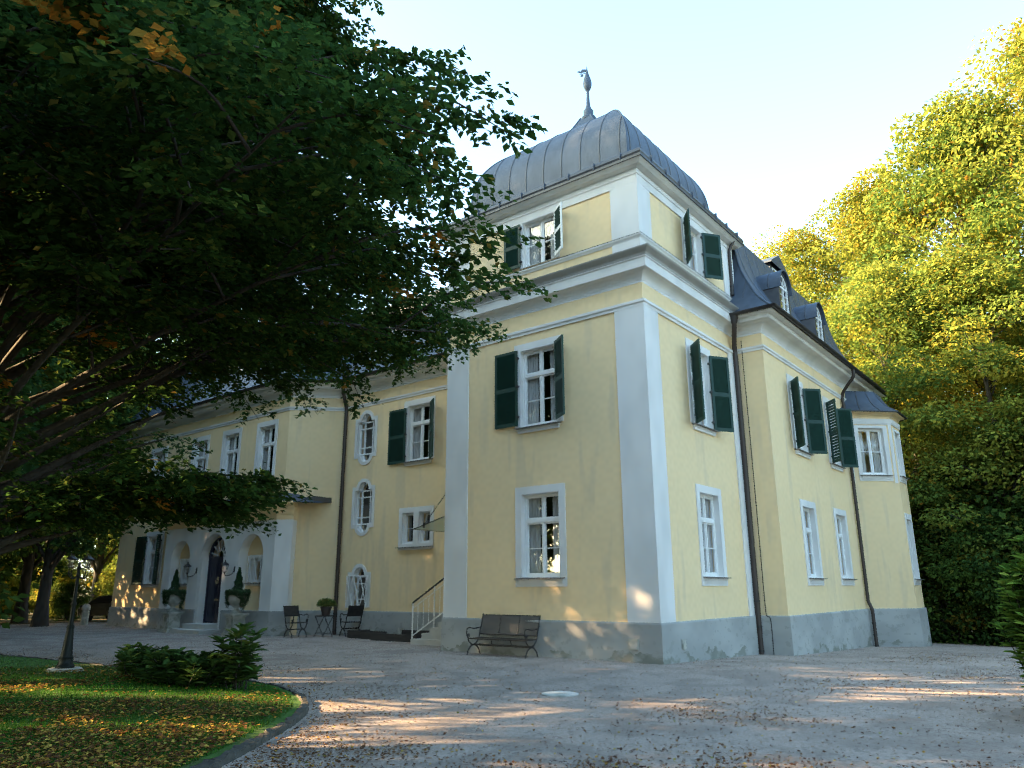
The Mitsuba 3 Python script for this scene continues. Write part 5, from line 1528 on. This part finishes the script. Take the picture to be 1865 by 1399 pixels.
v_ = leaves(rng, P, d + rng.normal(0, 0.5, (n, 3)), d + [0, 0, 0.6], rng.uniform(0.05, 0.09, n), palette(rng, n, [(0.10, 0.16, 0.04), (0.22, 0.22, 0.06), (0.06, 0.11, 0.03)], [3, 3, 2]), 0.7)
put(pp + '__plant', (v_[0], v_[1]), 'leaf_thick', color=v_[2])

# grass and fallen leaves
rng = np.random.default_rng(21)
def lawn_points(n, near=False):
    out = []
    while len(out) < n:
        if near:
            t = rng.random(4000)
            d = 3.2 + 16 * rng.random(4000) ** 1.4
            an = math.pi / 2 - (YAW + rng.uniform(-0.70, 0.12, 4000)) 
            x, y = EYE[0] + d * np.cos(an), EYE[1] + d * np.sin(an)
        else:
            x, y = rng.uniform(-26, 3.2, 4000), rng.uniform(-20, -7.6, 4000)
        m = contains_xy(lawn_poly.buffer(-0.16), x, y)
        out += list(zip(x[m], y[m]))
    return np.array(out[:n])
gp = np.vstack([lawn_points(60000, True), lawn_points(30000)])
gzv = np.interp(0, [0, 1], [0, 1]) + np.array(lawn_z(gp[:, 0], gp[:, 1])) - 0.01
n = len(gp)
green = np.clip(np.sin(gp[:, 0] * 0.8 + 1.4 * np.sin(gp[:, 1] * 0.9)) * 0.22 + 0.85 + rng.normal(0, 0.15, n), 0.1, 1.5)
hgt = 0.035 + 0.04 * rng.random(n)
an = rng.uniform(0, 6.28, n)
w = 0.004 + 0.003 * rng.random(n)
b = np.column_stack([gp, gzv])
sd = np.column_stack([np.cos(an), np.sin(an), 0 * an]) * w[:, None]
tipv = b + np.column_stack([rng.normal(0, 0.02, n), rng.normal(0, 0.02, n), hgt])
gv_ = np.stack([b - sd, b + sd, tipv], 1).reshape(-1, 3)
gc = np.array([0.042, 0.135, 0.015]) * green[:, None] + np.array([0.06, 0.05, 0.02]) * np.clip(1 - green[:, None], 0, 1)
gc = np.clip(gc * (1 + 0.2 * rng.standard_normal((n, 1))), 0.004, 1)
scene['lawn_grass'] = mikit.ply((gv_, np.arange(3 * n).reshape(-1, 3)), 'leaf_dry', color=np.repeat(gc, 3, 0))
labels['lawn_grass'] = {'label': 'short green and brownish grass blades on the lawn', 'category': 'grass', 'kind': 'stuff'}

LC = [(0.12, 0.06, 0.03), (0.20, 0.10, 0.035), (0.38, 0.22, 0.05), (0.45, 0.33, 0.07), (0.09, 0.045, 0.025), (0.20, 0.20, 0.05)]
def litter(key, label, pts, z, size, wts, seed):
    rg = np.random.default_rng(seed)
    n = len(pts)
    an = rg.uniform(0, 6.28, n)
    ax = np.column_stack([np.cos(an), np.sin(an), rg.normal(0, 0.22, n)])
    nrm = np.array([0, 0, 1.0]) + rg.normal(0, 0.30, (n, 3))
    P = np.column_stack([pts, z + rg.uniform(0.008, 0.03, n)])
    v, f, c = leaves(rg, P, ax, nrm, size * rg.uniform(0.5, 1.3, n), palette(rg, n, LC, wts, 0.25), 0.7, 0.25)
    scene[key] = mikit.ply((v, f), 'leaf_dry', color=c)
    labels[key] = {'label': label, 'category': 'leaves', 'kind': 'stuff'}
lpn = lawn_points(30000, True)
keep = (lpn[:, 0] > -9.5) | (rng.random(len(lpn)) < 0.12)
keep &= (lpn[:, 1] < -9.8) | (rng.random(len(lpn)) < 0.4)
keep &= (lpn[:, 1] < -8.6) | (rng.random(len(lpn)) < 0.3)
from meshkit import fbm as mfbm
keep &= rng.random(len(lpn)) < np.clip(4.0 * (mfbm(np.column_stack([lpn * 0.9, 0 * lpn[:, :1]]), 3, 4) - 0.38), 0.08, 1)
lpn = lpn[keep]
litter('lawn_leaves', 'fallen yellow and brown leaves lying on the lawn', lpn, np.array(lawn_z(lpn[:, 0], lpn[:, 1])) + 0.02, 0.058, [4, 5, 4, 3, 3, 2], 1)
# on the gravel: drifts beside the kerb and along the bottom right, few elsewhere
gpts = []
while sum(map(len, gpts)) < 38000:
    d = 3.5 + 24 * rng.random(6000) ** 1.5
    an = math.pi / 2 - (YAW + rng.uniform(-0.66, 0.66, 6000))
    x, y = EYE[0] + d * np.cos(an), EYE[1] + d * np.sin(an)
    ok = ~contains_xy(lawn_poly.buffer(0.12), x, y)
    ok &= ~((y > -0.05) & (x < 0.05)) & ~((x < 1.0) & (y > 5.7)) & ~((x < 2.4) & (y > 14))
    dk = np.array([lawn_poly.distance(Point(a_, b_)) for a_, b_ in zip(x, y)])
    p = 0.20 + 1.6 * np.exp(-dk / 1.3) + 0.85 * (x > 3) + 0.7 * (d < 9)
    p *= 0.12 + 2.6 * np.clip(mfbm(np.column_stack([x * 0.7, y * 0.7, 0 * x]), 4, 2) - 0.35, 0, 1)
    ok &= rng.random(6000) < p * 0.6
    gpts.append(np.column_stack([x, y])[ok])
gpts = np.vstack(gpts)[:38000]
litter('gravel_leaves', 'small brown fallen leaves scattered over the gravel', gpts, ground_z(gpts[:, 0], gpts[:, 1]), 0.038, [6, 5, 1.2, 0.5, 6, 0.4], 2)
